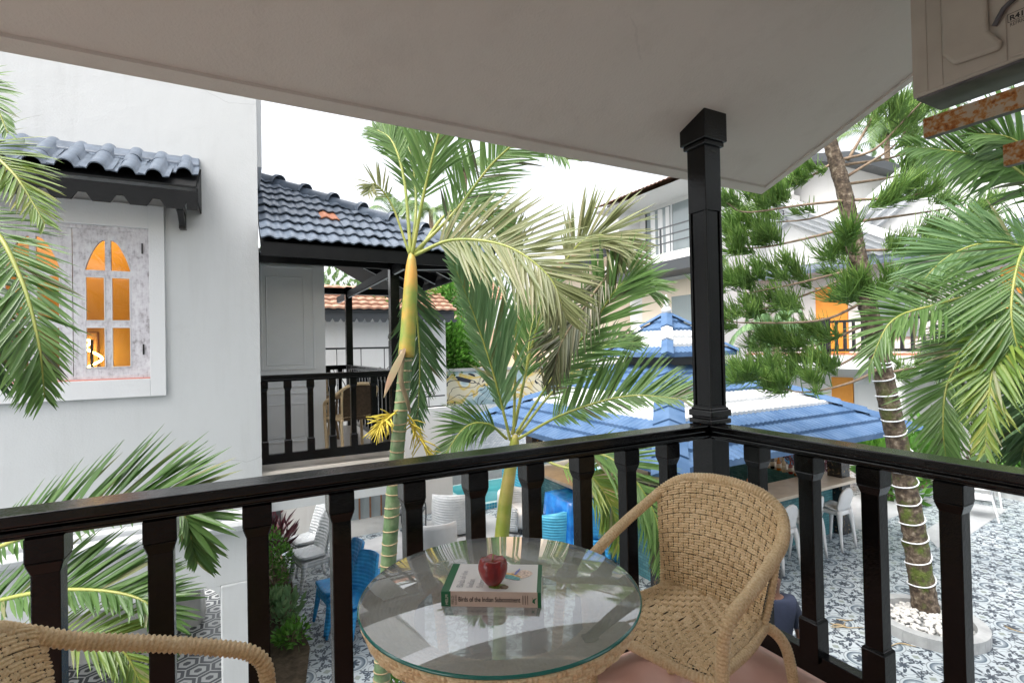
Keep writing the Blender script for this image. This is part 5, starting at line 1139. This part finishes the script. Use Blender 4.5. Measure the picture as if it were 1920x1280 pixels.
def p1f():
    ringtrunk(None, [(.98, 4.50, 0), (1.03, 4.47, 1.0), (1.13, 4.40, 2.48), (1.255, 4.32, 3.80)], .080, .056, .085)
    mb = MB(); mb.tube(spline([(1.255, 4.32, 3.78), (1.265, 4.315, 3.90), (1.285, 4.30, 4.2), (1.30, 4.29, 4.45), (1.31, 4.285, 4.68)], 16), [.062, .070, .071, .070, .069, .067, .065, .064, .063, .062, .060, .057, .053, .047, .038, .024], 16); mb.build('crownshaft', M['shaft'], None, True)
    G = []
    for i in range(12):
        t_ = i/11; c = Vector((1.20, 4.20, 3.86)).lerp(Vector((1.02, 4.18, 3.55)), t_)+Vector((0, 0, -.08*t_*t_)); w_ = .045*math.sin(math.pi*min(1, .12+t_*.9))**.8; G.append([c+Vector((w_*x, 0, w_*.5*x-abs(x)*.02)) for x in (-1, -.5, 0, .5, 1)])
    mb = MB(); mb.sheet(G); o = mb.build('old_sheath', M['spathe'], None, True)
    mb = MB(); mb.tube(spline([(1.20, 4.24, 3.84), (1.17, 4.2, 3.6), (1.22, 4.2, 3.42), (1.26, 4.25, 3.3)], 14), [.03, .028, .026, .024, .022, .022, .02, .02, .018, .018, .016, .014, .012, .008], 8); mb.build('dead_sheath', M['rachis_b'], None, True)
    for b0, b1 in (((1.2, 4.36, 3.35), (1.47, 4.34, 2.86)), ((1.16, 4.33, 3.30), (1.0, 4.25, 3.22))):
        b0 = Vector(b0); b1 = Vector(b1); mb = MB(); S = spline([b0, b0.lerp(b1, .4)+Vector((.02, -.03, .03)), b1], 16); mb.tube(S, .009, 6)
        for k in range(38):
            f = random.random(); a = b0.lerp(b1, .15+.85*f)+Vector((random.uniform(-.01, .01), random.uniform(-.02, .02), .015)); d = Vector((random.uniform(-1, 1), random.uniform(-1, 1), random.uniform(-.9, .6))).normalized()+(b1-b0).normalized()*.7
            mb.tube([a, a+d*.07, a+d*.13+Vector((0, 0, -.01))], [.006, .0055, .003], 5)
        mb.build('flower_stalk', M['yellow'], None, True)
palm(p1, 'p1', p1f)
p2 = T('palm_tree', 'young spreading palm with pale yellow green stem between the blue chairs', 'palm', (2.40, 5.0, 0))
def p2f():
    mb = MB(); mb.tube(spline([(2.40, 5.0, 0), (2.42, 4.97, .9), (2.43, 4.96, 1.55)], 20), [.085-.0015*i for i in range(20)], 14); mb.build('trunk', M['ptrunk'], None, True)
    mb = MB(); mb.tube(spline([(2.43, 4.96, 1.5), (2.45, 4.95, 1.75), (2.50, 4.91, 2.25), (2.58, 4.87, 2.72), (2.60, 4.86, 2.9)], 16), [.062, .074, .079, .080, .080, .079, .077, .075, .072, .068, .064, .060, .056, .05, .04, .025], 14); mb.build('crownshaft', M['shaft2'], None, True)
palm(p2, 'p2', p2f)
p4 = T('palm_tree', 'palm with long arching fronds hanging below the rusty bracket', 'palm', (4.75, 1.15, 0))
def p4f():
    ringtrunk(None, [(4.75, 1.15, 0), (4.75, 1.15, 2), (4.72, 1.17, 3.9)], .08, .062, .12)
    mb = MB(); mb.tube([(4.72, 1.17, 3.88), (4.71, 1.18, 4.1), (4.70, 1.2, 4.5)], [.066, .074, .04], 14); mb.build('crownshaft', M['shaft2'], None, True)
palm(p4, 'p4', p4f)
p5 = T('palm_tree', 'palm whose dark arching fronds hang in front of the amber window', 'palm', (-1.35, 2.75, 0))
def p5f():
    ringtrunk(None, [(-1.35, 2.75, 0), (-1.30, 2.75, 2.4), (-1.26, 2.73, 4.1)], .07, .055, .12)
    mb = MB(); mb.tube([(-1.26, 2.73, 4.08), (-1.26, 2.73, 4.4), (-1.25, 2.73, 4.85)], [.058, .064, .03], 12); mb.build('crownshaft', M['shaft2'], None, True)
palm(p5, 'p5', p5f)
p6 = T('palm_tree', 'low palm fanning its glossy fronds behind the long railing, against the white house wall', 'palm', (-1.55, 3.05, 0))
def p6f():
    ringtrunk(None, [(-1.55, 3.05, 0), (-1.52, 3.05, .8), (-1.48, 3.05, 1.7)], .09, .075, .15)
    mb = MB(); mb.tube([(-1.48, 3.05, 1.68), (-1.46, 3.04, 1.95), (-1.42, 3.03, 2.35)], [.08, .10, .04], 12); mb.build('crownshaft', M['shaft2'], None, True)
palm(p6, 'p6', p6f)
bpy.data.objects.remove(tmp)

# ---------------------------------------------------------------- pine with rope light
pn = T('pine_tree', 'leaning whorled pine with rough mossy trunk rising from the pebble planter', 'pine', tuple(PINE_TRUNK[0][:2])+(0,)); PR = Vector(pn.location)
TP = spline([(p[0]-PR.x, p[1]-PR.y, p[2] if i else .0) for i, p in enumerate(PINE_TRUNK)], 70); TR = [p[3] for p in PINE_TRUNK]
def trr(f): x = f*(len(TR)-1); i = min(int(x), len(TR)-2); return TR[i]+(TR[i+1]-TR[i])*(x-i)
V = []; F = []; n = 26
from mathutils import noise as mnoise
for i in range(70*3-2):
    f = i/(70*3-3); x = f*69; k = min(int(x), 68); c = TP[k].lerp(TP[k+1], x-k)
    for j in range(n):
        a = j/n*2*math.pi; r_ = trr(f)*(1+.12*mnoise.noise(Vector((math.cos(a)*3, math.sin(a)*3, c.z*9)))+.10*mnoise.noise(Vector((math.cos(a)*9, math.sin(a)*9, c.z*22)))); V.append((c.x+r_*math.cos(a), c.y+r_*math.sin(a), c.z))
for i in range(70*3-3):
    for j in range(n): F.append((i*n+j, i*n+(j+1) % n, (i+1)*n+(j+1) % n, (i+1)*n+j))
mb = MB(); mb.add(V, F); mb.build('trunk', M['bark'], pn, True)
def tuft(mb, c, d, size, n):
    d = Vector(d).normalized(); up = Vector((0, 0, 1))
    for k in range(n):
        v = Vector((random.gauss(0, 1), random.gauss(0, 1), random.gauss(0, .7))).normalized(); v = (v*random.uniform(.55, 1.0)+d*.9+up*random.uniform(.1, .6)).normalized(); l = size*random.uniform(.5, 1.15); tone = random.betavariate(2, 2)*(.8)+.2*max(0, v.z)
        b = Vector(c)+d*random.uniform(-.6, .35)*size+Vector((random.uniform(-1, 1), random.uniform(-1, 1), random.uniform(-1, 1)))*size*.10; cv = random.uniform(.05, .42)
        mb.tube([b, b+v*l*.4+up*l*cv*.12, b+v*l*.75+up*l*cv*.5, b+v*l+up*l*cv], [.0042, .0058, .005, .002], 4, cap=False, col=tone)
for bp, ts in PINE:
    P = spline([Vector(p)-PR for p in bp], 18); L_ = sum((b-a).length for a, b in zip(P, P[1:])); mb = MB(); mb.tube(P, [max(.005, .022*(1-i/17*.78)) for i in range(18)], 7); br = mb.build('branch', M['branch'], pn, True)
    mb = MB(); dirb = (P[-1]-P[0]).normalized()
    for c in ts:
        c = Vector(c)-PR; nd = min(P, key=lambda q: (q-c).length); mb.tube([nd, nd.lerp(c, .6)+Vector((0, 0, -.03)), c], [.008, .007, .005], 5, col=.1)
        for j in range(random.choice((2, 3, 3, 4))):
            o_ = Vector((random.uniform(-1, 1), random.uniform(-1, 1), random.uniform(-.6, .6)))*.17; d = (c-nd)*.8+dirb*.5+o_*1.5+Vector((0, 0, .15)); e = c+o_; mb.tube([nd.lerp(c, .5), e], [.005, .004], 4, col=.1); tuft(mb, e, d, random.uniform(.17, .34), random.randint(46, 78))
    for k in range(3):
        f = random.uniform(.4, 1); q = P[int(f*17)]; e = q+Vector((random.uniform(-.2, .2), random.uniform(-.2, .2), random.uniform(-.02, .16))); mb.tube([q, e], [.005, .004], 4, col=.1); tuft(mb, e, (e-q)+dirb*.2, random.uniform(.12, .24), 34)
    mb.build('foliage', M['pine'], br)
rp = T('rope_light', 'white rope light coiled round the mossy pine trunk', 'rope light', tuple(PR))
Q = []
zs = [.35, .62, .95, 1.2, 1.45, 1.72, 1.95, 2.12, 2.4, 2.66, 2.82, 2.98, 3.18, 3.4, 3.55]
for k in range(len(zs)*24):
    t_ = k/24; i = int(t_); z = zs[i]+((zs[min(i+1, len(zs)-1)]-zs[i])*(t_-i)); j = min(range(70), key=lambda q: abs(TP[q].z-z)); c = TP[j]; r_ = trr(j/69)*1.06+.008; a = t_*2*math.pi
    Q.append((c.x+r_*math.cos(a), c.y+r_*math.sin(a), z+.03*math.cos(a-R(62))))
mb = MB(); mb.tube(Q, .0085, 7); mb.build('rope', M['rope'], rp, True)

# ---------------------------------------------------------------- bushes and small plants
def bush(name, lab, loc, rx, ry, rz, n, leaf, mt, cat='bush', upright=.2, group=None, lobes=7):
    wl = .10 if mt == 'red' else .24
    t = T(name, lab, cat, loc, group=group); mb = MB()
    L_ = [(random.uniform(-.55, .55)*rx, random.uniform(-.55, .55)*ry, random.uniform(.25, .8)*rz, random.uniform(.38, .62)) for _ in range(lobes)]
    for k in range(n):
        cx, cy, cz, s = random.choice(L_); v = Vector((random.gauss(0, 1), random.gauss(0, 1), random.gauss(0, 1))).normalized()*random.uniform(.6, 1.05)
        p = Vector((cx+v.x*rx*s, cy+v.y*ry*s, max(.03, cz+v.z*rz*s))); d = (v+Vector((random.uniform(-.5, .5), random.uniform(-.5, .5), upright))).normalized(); sd = d.cross(Vector((random.uniform(-1, 1), random.uniform(-1, 1), random.uniform(-1, 1)))).normalized(); l = leaf*random.uniform(.6, 1.2); nn = sd.cross(d)
        mb.add([p, p+d*l*.45+sd*l*wl+nn*l*.05, p+d*l, p+d*l*.45-sd*l*wl+nn*l*.05], [(0, 1, 2, 3)], col=random.betavariate(2, 2))
    mb.build('foliage', M[mt], t)
    mb = MB()
    for cx, cy, cz, s in L_: mb.tube([(cx*.15, cy*.15, 0), (cx*.5, cy*.5, cz*.5), (cx, cy, cz)], [.02, .014, .006], 5)
    mb.build('stem', M['branch'], t); return t
bush('green_shrub', 'bright green leafy shrub over the painted wall below the orange roof', (6.6, 17.3, 1.9), 1.9, 1.5, 3.0, 9000, .24, 'bush', lobes=12)
bush('bed_shrub', 'small bright green shrub in the planted bed by the white wicker chairs', (.42, 9.0, .08), .28, .5, .7, 700, .08, 'bush')
bush('bed_shrub', 'low spiky greyish green plant in the planted bed near the wicker arm', (.45, 7.9, .08), .24, .5, .32, 300, .14, 'Lb', upright=.7)
bush('bed_shrub', 'low pale green plant at the end of the planted bed, under the railing', (.5, 7.2, .08), .22, .3, .22, 180, .10, 'bush', upright=.5)
bush('red_plant', 'dark red cordyline leaves in the planted bed behind the small green shrub', (.4, 9.9, .08), .35, .4, .7, 260, .3, 'red', 'plant', .9)
bush('red_plant', 'dark red cordyline in the curved planter by the black side table', (17.4, 5.9, .25), .8, .7, 1.5, 900, .42, 'red', 'plant', .9)
bush('red_plant', 'dark red leafy plant under the far edge of the blue pavilion roof', (13.2, 8.1, .0), .7, .7, 1.35, 800, .34, 'red', 'plant', .9)
bush('green_plant', 'leafy green plant against the white wall right of the rope lit trunk', (13.6, 6.6, .0), .7, .6, 1.5, 900, .28, 'bush', 'plant', .8)
bush('green_plant', 'leafy bright green plant low by the white wall under the drooping fronds', (15.4, 6.6, .0), .9, .7, 1.5, 1100, .22, 'bush', 'plant', .7)
bush('green_plant', 'small fern in the curved planter beside the cordyline', (16.4, 5.0, .25), .6, .6, .6, 500, .2, 'bush', 'plant', .7)
bush('roof_creeper', 'bright green creeper spilling over the old terracotta roof edge', (3.55, 13.9, 4.75), 1.1, .7, .95, 1600, .16, 'bush', 'plant')
bush('roof_creeper', 'green creeper behind the ringed palm above the old terracotta roof', (5.2, 14.2, 4.9), 1.2, .8, .9, 1500, .16, 'bush', 'plant')
bush('low_plant', 'low leafy green plant on the tiles under the glass table edge', (1.5, 5.6, 0), .25, .25, .35, 260, .12, 'bush', 'plant', .7)

# ---------------------------------------------------------------- background houses
def win(parent, a, b, mt='farglass', fr='trim', t_=.06, axis='x'):
    mb = MB(); mb.box(a, b); w_ = mb.build('window', M[mt], parent); return w_
# old white outbuilding with terracotta roof and iron fence
ob = T('white_outbuilding', 'white outbuilding with terracotta tile roof edge and dark scalloped fascia', 'building', (3.2, 13.2, 0))
mb = MB(); mb.box((-2.6, 0, 0), (1.75, 3, 4.75)); mb.build('wall', M['farwhite'], ob)
mb = MB(); mb.box((-2.65, -.42, 4.62), (1.85, -.38, 4.86))
for k in range(24): mb.prism([(-2.6+k*.19, -.42, 4.622), (-2.55+k*.19, -.42, 4.54), (-2.47+k*.19, -.42, 4.54), (-2.42+k*.19, -.42, 4.622)], (0, .03, 0))
mb.build('fascia', M['darkgrey'], ob)
for j in range(6):
    G = []
    for dy, dz in ((0, .0), (0, .05), (.34, .13)):
        G.append([(-2.7+x*.05, -.5+j*.30+dy, 4.84+j*.13+dz+.03*abs(math.sin(x*.05*math.pi/.24))) for x in range(93)])
    mb = MB(); mb.sheet(G); mb.build('tile_course', M['terracotta'], ob)
mb = MB(); mb.box((.28, -.03, 4.05), (.42, -.001, 4.35)); mb.build('wall_lamp', M['darkgrey'], ob)
mb = MB(); mb.prism([(-2.7, -.5, 4.8), (-2.7, 1.3, 5.6), (-2.7, 3.1, 4.8)], (4.5, 0, 0)); mb.build('roof_deck', M['darkgrey'], ob)
fe = T('iron_fence', 'black wrought iron fence with scrolls and a ball topped post before the white outbuilding', 'fence', (1.4, 11.6, 2.45))
mb = MB(); mb.box((-.4, -.02, 1.42), (2.9, .02, 1.46)); mb.box((-.4, -.015, .25), (2.9, .015, .28)); mb.box((-.4, -.012, .0), (2.9, .012, .03)); mb.build('rail', M['blackm'], fe)
for k in range(6):
    x = -.1+k*.52; mb = MB(); mb.tube([(x, 0, 0), (x, 0, 1.42)], .011, 6); mb.tube([(x, 0, .62), (x+.045, 0, .70), (x, 0, .78), (x-.045, 0, .70), (x, 0, .62)], .009, 5)
    for s in (-1, 1):
        mb.tube(spline([(x, 0, .34), (x+s*.14, 0, .42), (x+s*.17, 0, .62), (x+s*.06, 0, .84), (x+s*.07, 0, .98), (x+s*.14, 0, .98), (x+s*.13, 0, .90)], 18), .010, 5)
        mb.tube(spline([(x, 0, .36), (x+s*.10, 0, .30), (x+s*.16, 0, .33), (x+s*.13, 0, .38)], 10), .009, 5)
    mb.build('scroll', M['blackm'], fe, True)
mb = MB(); mb.box((1.57, -.05, -2.4), (1.67, .05, 1.6)); mb.lathe([(.001, 1.6), (.05, 1.62), (.075, 1.69), (.05, 1.76), (.001, 1.78)], 12, (1.62, 0, 0)); mb.build('post', M['blackm'], fe)
mb = MB(); mb.box((-.5, -.15, -2.45), (3.0, .15, 0)); mb.build('plinth', M['farwhite'], fe)
# orange roofed cream house far behind
oh = T('cream_house', 'cream house with red brown shutters under a sloping terracotta roof', 'house', (11.0, 25.0, 0), R(0))
mb = MB(); mb.box((-3.4, 0, 0), (1.6, 6, 6.1)); mb.build('wall', M['cream'], oh)
mb = MB(); mb.box((-3.6, -.5, 6.05), (1.9, -.3, 6.4)); mb.build('eave_board', M['farwhite'], oh)
for j in range(9):
    G = []
    for dy, dz in ((0, 0), (0, .06), (.36, .22)):
        G.append([(-3.7+x*.06, -.6+j*.34+dy, 6.38+j*.20+dz+.04*abs(math.sin(x*.06*math.pi/.26))) for x in range(95)])
    mb = MB(); mb.sheet(G); mb.build('tile_course', M['terracotta'], oh)
mb = MB(); mb.box((-.75, -.05, 3.9), (.15, .0, 5.9)); w_ = mb.build('window', M['wood'], oh)
mb = MB(); mb.box((-.65, -.06, 4.0), (-.33, -.051, 5.8)); mb.box((-.27, -.06, 4.0), (.05, -.051, 5.8)); mb.build('pane', M['farglass'], w_)
# peach gabled house
ph = T('peach_house', 'peach coloured gabled house with white roof edge behind the young palm', 'house', (12.7, 20.5, 0), R(-28))
mb = MB(); mb.prism([(-2.2, 0, 0), (3.2, 0, 0), (3.2, 0, 6.6), (1.4, 0, 8.4), (-2.2, 0, 5.2)], (0, 5, 0)); mb.build('wall', M['peach'], ph)
mb = MB(); mb.beam((-2.6, -.3, 4.95), (1.45, -.3, 8.62), .9, .22, up=(0, -1, 0)); mb.beam((1.4, -.3, 8.6), (3.4, -.3, 6.5), .9, .22, up=(0, -1, 0)); mb.build('roof_edge', M['farwhite'], ph)
mb = MB(); mb.prism([(.1, -.7, 5.5), (2.2, -.7, 5.5), (1.9, -.05, 6.0), (.4, -.05, 6.0)], (0, 0, .12)); mb.build('window_hood', M['terracotta'], ph)
mb = MB(); mb.box((.5, -.04, 4.0), (1.8, -.001, 5.4)); mb.build('window', M['farglass'], ph)
# modern white house, faces -X
mh = T('modern_house', 'modern white house with glass doors, grey balcony rail and corrugated roof edge', 'house', (14.3, 8.0, 0))
mb = MB(); mb.box((0, 3.8, 0), (4.5, 8.35, 9.35)); mb.build('wall', M['farwhite'], mh)
mb = MB(); mb.box((-1.1, 7.65, 6.9), (-.002, 8.35, 9.5)); mb.build('side_pier', M['farwhite'], mh)
mb = MB(); mb.box((-1.25, 3.8, 6.72), (-.003, 8.35, 7.0)); mb.build('balcony_slab', M['farwhite'], mh)
mb = MB(); mb.box((-1.24, 3.81, 6.35), (-.004, 8.34, 6.719)); mb.build('slab_cladding', M['darkgrey'], mh)
mb = MB(); mb.box((-.012, 4.0, 7.02), (-.001, 7.3, 9.05)); g = mb.build('glass_door', M['farglass'], mh)
for y in (4.05, 5.0, 5.9, 7.25):
    mb = MB(); mb.box((-.05, y-.03, 7.02), (-.013, y+.03, 9.05)); mb.build('door_frame', M['darkgrey'] if y > 7 else M['trim'], mh)
G = [[(-.03-.05*math.sin(k*1.1), 6.0+k*.07, z) for k in range(17)] for z in (7.05, 9.0)]; mb = MB(); mb.sheet(G); mb.build('curtain', M['curtain'], mh, True)
mb = MB()
for z in (7.35, 7.62, 7.9): mb.box((-1.22, 3.85, z-.02), (-1.18, 8.3, z+.02)); mb.box((-1.18, 8.26, z-.018), (-.01, 8.3, z+.018))
mb.build('balcony_rail', M['darkgrey'], mh)
for y in (3.9, 5.3, 6.8, 8.26):
    mb = MB(); mb.box((-1.225, y-.025, 7.0), (-1.175, y+.025, 7.92)); mb.build('rail_post', M['darkgrey'], mh)
G = []
for x_, z_ in ((-1.6, 9.30), (4, 11.1)): G.append([(x_, 3.6+k*.05, z_+.10+.035*abs(math.sin(k*.05*math.pi/.2))) for k in range(106)])
mb = MB(); mb.sheet(G); mb.build('corrugated_roof', M['terracotta'], mh)
mb = MB(); mb.prism([(-1.5, 3.7, 9.25), (4, 3.7, 11.0), (4, 3.7, 9.3), (-.2, 3.7, 9.2)], (0, 5.1, 0)); mb.build('roof_deck', M['farwhite'], mh)
mb = MB(); mb.box((-.02, 4.2, 3.6), (-.001, 7.6, 6.2)); mb.build('upper_recess', M['cream'], mh)
mb = MB(); mb.box((-.03, 4.9, 4.4), (-.021, 6.0, 5.6)); mb.build('window', M['farglass'], mh)
mb = MB(); mb.box((-1.3, 3.8, 3.1), (-.003, 9.5, 3.35)); mb.build('walkway', M['farwhite'], mh)
mb = MB(); mb.box((4.7, 2.5, 0), (10, 9.0, 10.6)); mb.build('rear_wing', M['farwhite'], mh)
mb = MB(); mb.box((4.66, 5.2, 8.3), (4.699, 7.6, 10.1)); w_ = mb.build('wing_window', M['farglass'], mh)
for y in (5.2, 6.4, 7.6):
    mb = MB(); mb.box((4.62, y-.06, 8.25), (4.659, y+.06, 10.15)); mb.build('window_mullion', M['trim'], w_)
mb = MB(); mb.prism([(3.9, 1.6, 9.9), (3.9, 5.2, 10.9), (3.9, 5.2, 11.2), (3.9, 1.6, 10.2)], (5, 0, 0)); mb.build('wing_roof', M['darkgrey'], mh)
wr = T('walkway_rail', 'thin black iron railing on the modern house walkway behind the pavilion finial', 'railing', (12.98, 11.8, 3.35))
mb = MB(); mb.box((-.02, 0, .98), (.02, 5.6, 1.02)); mb.box((-.015, 0, .06), (.015, 5.6, .09)); mb.build('rail', M['blackm'], wr)
BR = MB().box((-.011, -.011, 0), (.011, .011, .98)).mesh('bar', M['blackm'])
for k in range(35): link('bar', BR, wr, Matrix.Translation((0, .1+k*.158, .04)))
# pale gable wall and sloping roof left of the modern house
gb = T('gabled_wall_house', 'cream gable with dark carved verge and small orange window hood beside the modern house', 'house', (15.4, 18.0, 0), R(-20))
mb = MB(); mb.prism([(-3.5, 0, 0), (3, 0, 0), (3, 0, 9.9), (-3.5, 0, 6.6)], (0, 4, 0)); mb.build('wall', M['cream'], gb)
mb = MB(); mb.beam((-4.2, -.4, 6.35), (3.1, -.4, 10.2), .5, .16, up=(0, -1, 0)); mb.build('verge', M['darkgrey'], gb)
mb = MB(); mb.beam((-4.2, -.35, 6.55), (3.1, -.35, 10.34), .7, .07, up=(0, -1, 0)); mb.build('verge_tiles', M['terracotta'], gb)
mb = MB(); mb.prism([(.6, -.7, 7.4), (2.4, -.7, 7.4), (2.2, -.05, 7.8), (.8, -.05, 7.8)], (0, 0, .1)); mb.build('window_hood', M['slate_red'], gb)
# white gabled hotel block facing the courtyard, wall on X=17
gh = T('gabled_block', 'white two storey block with stepped gable mouldings and black balcony railing behind the pine', 'building', (17.0, 3.0, 0))
mb = MB(); mb.box((0, 0, 0), (6, 11.2, 6.6)); mb.build('wall', M['farwhite'], gh)
def gable(y0, y1, zb, zt, xoff, depth):
    ym = (y0+y1)/2; mb = MB(); mb.prism([(xoff, y0, zb), (xoff, y1, zb), (xoff, ym, zt)], (depth, 0, 0)); mb.build('gable_wall', M['farwhite'], gh)
    for k in range(4):
        for s in (-1, 1):
            e = (ym+s*(y1-y0)/2*(1.06), zb-.05); d = .20*k
            a = Vector((xoff-.10-.09*k, e[0], e[1]+d)); b = Vector((xoff-.10-.09*k, ym, zt+.02+d)); mb = MB(); mb.beam(a, b, .19, .20+.18*k, up=(1, 0, 0)); mb.build('stepped_moulding', M['trim'], gh)
gable(4.6, 11.0, 6.1, 8.0, -.35, 2.0); gable(-1.0, 6.6, 6.6, 9.3, .6, 4)
mb = MB(); mb.prism([(-.9, -.5, 6.0), (-.9, 11.3, 6.0), (.9, 11.3, 6.9), (.9, -.5, 6.9)], (0, 0, .12)); mb.build('lean_roof', M['slate'], gh)
mb = MB(); mb.box((-1.5, -.5, 3.0), (-.002, 9.5, 3.40)); mb.build('balcony_slab', M['farwhite'], gh)
mb = MB(); mb.box((-1.45, -.5, 3.401), (-.003, 9.4, 3.43)); mb.build('balcony_tiles', M['slate_red'], gh)
for y in (1.5, 6.2):
    mb = MB(); mb.box((-.05, y, 3.44), (-.001, y+1.0, 5.6)); mb.build('upper_door', M['door_o'], gh)
    mb = MB(); mb.box((-.06, y-1.9, 3.9), (-.001, y-.5, 5.5)); mb.build('window', M['farglass'], gh)
mb = MB(); mb.box((-.05, 6.1, .05), (-.001, 6.75, 2.65)); mb.build('lower_door', M['door_o'], gh)
mb = MB(); mb.box((-.06, 5.3, .05), (-.001, 6.05, 2.6)); frame_ = mb.build('panel_door', M['trim'], gh)
mb = MB(); mb.box((-.07, 5.42, 1.4), (-.0601, 5.93, 2.45)); mb.box((-.07, 5.42, .3), (-.0601, 5.93, 1.2)); mb.build('door_panel', M['curtain'], frame_)
mb = MB(); mb.box((-.08, -.5, 0), (-.001, 5.0, .12)); mb.build('skirting', M['slate_red'], gh)
gr = T('block_railing', 'black baluster railing on the white gabled block balcony behind the pine', 'railing', (15.6, 2.6, 3.43))
mb = MB(); mb.box((-.05, 0, .93), (.05, 9.7, 1.0)); mb.box((-.03, 0, .08), (.03, 9.7, .16)); mb.build('handrail', M['blackm'], gr)
B3 = MB().frus((0, 0), .16, .93, .075, .06).mesh('baluster', M['blackm'])
for k in range(40): link('baluster', B3, gr, Matrix.Translation((0, .12+k*.243, 0)))
for y in (3.2, 6.5, 9.6):
    mb = MB(); mb.box((-.09, y-.09, 0), (.09, y+.09, 1.1)); mb.build('newel', M['blackm'], gr)
for y in (0.0, 4.3, 9.2):
    mb = MB(); mb.box((15.5, 2.8+y, 0), (15.72, 3.02+y, 3.0)); o = mb.build('block_column', M['farwhite'], None, bevel=.02); tag(o, 'square white column under the gabled block balcony', 'column', 'columns of the gabled block')
# graffiti wall and grey shingled slope
gw = T('graffiti_wall', 'low wall covered in yellow and blue graffiti behind the pool', 'wall', (5.2, 16.2, 0), R(-8))
mb = MB(); mb.box((-.6, 0, 0), (9.5, .25, 3.05)); mb.build('masonry', M['mural'], gw)
mb = MB(); mb.box((-.65, -.04, 3.051), (9.55, .29, 3.15)); mb.build('coping', M['kerb'], gw)
sg = T('shingle_slope', 'grey shingled slope in front of the graffiti wall', 'roof', (5.6, 14.8, 0), R(-8)); G = []
for j in range(9): G.append([(-1.4+x*.3, -1.55+j*.34, .55+j*.17+.05*mnoise.noise(Vector((x, j, 0)))) for x in range(18)])
mb = MB(); mb.sheet(G); mb.build('shingles', M['shingle'], sg); mb = MB(); mb.box((-1.3, -1.5, 0), (3.6, 1.0, .5)); mb.build('base', M['kerb'], sg)
# ---------------------------------------------------------------- far palms and trees
def farpalm(lab, loc, h, n=14, ll=2.2, mt='fartree'):
    t = T('far_palm', lab, 'palm', loc); mb = MB(); mb.tube([(0, 0, 0), (.1, .1, h*.5), (0, 0, h)], [.2, .16, .13], 8); mb.build('trunk', M['branch'], t, True)
    for k in range(n):
        a = k/n*6.283+random.uniform(-.2, .2); el = random.uniform(-.2, 1.1); d = Vector((math.cos(a)*math.cos(el), math.sin(a)*math.cos(el), math.sin(el))); P = [Vector((0, 0, h)), Vector((0, 0, h))+d*ll*.5, Vector((0, 0, h))+d*ll*.85+Vector((0, 0, -.25*ll)), Vector((0, 0, h))+d*ll+Vector((0, 0, -.6*ll))]; S = spline(P, 14); m2 = MB()
        for i in range(1, 14):
            tv = (S[i]-S[i-1]).normalized(); b = tv.cross(Vector((0, 0, 1))).normalized()
            for j in range(3):
                c = S[i-1].lerp(S[i], j/3)
                for s in (-1, 1):
                    e = c+(tv*.5+b*s*.7+Vector((0, 0, -.55))).normalized()*ll*.26*(1-abs(i/13-.45)); m2.add([c-tv*.035, c+tv*.035, e], [(0, 1, 2)], col=random.random())
        m2.build('frond', M[mt], t)
farpalm('distant palm crown just above the grey tiled ridge, left of the ringed palm', (9.4, 27.0, 0), 11.6)
farpalm('distant palm crown behind the top fronds of the ringed palm', (13.0, 30.5, 0), 15.5, 16, 2.6)
farpalm('small distant palm crown farthest left above the grey tiled ridge', (7.9, 29.0, 0), 11.6, 14, 2.2)
farpalm('distant palm crown above the gabled block, behind the pine branches', (29.0, 13.6, 0), 14.2, 16, 2.8)
farpalm('distant palm crown at the soffit edge above the gabled block', (30.0, 11.5, 0), 16.0, 16, 2.8)
farpalm('small palm at the corner of the modern house walkway behind the pine', (12.4, 8.6, 0), 4.2, 12, 1.2, 'Lb')
bush('far_tree', 'pale airy tree rising behind the gabled block and pine', (28.0, 11.5, 3.0), 3.6, 3.6, 9.0, 3600, .42, 'fartree', 'tree', lobes=14)
bush('far_tree', 'rounded green tree far behind the orange roofed cream house', (12.5, 33.0, 0), 6, 5, 9.8, 7000, .42, 'fartree', 'tree', lobes=14)
bush('far_tree', 'green tree mass far behind the white outbuilding', (4.5, 30.0, 0), 6, 4, 7.2, 7000, .42, 'fartree', 'tree', lobes=14)
bush('far_tree', 'dense green foliage beyond the gabled block under the drooping fronds', (24.0, 3.0, 0), 4, 4, 9, 6000, .4, 'fartree', 'tree', lobes=14)
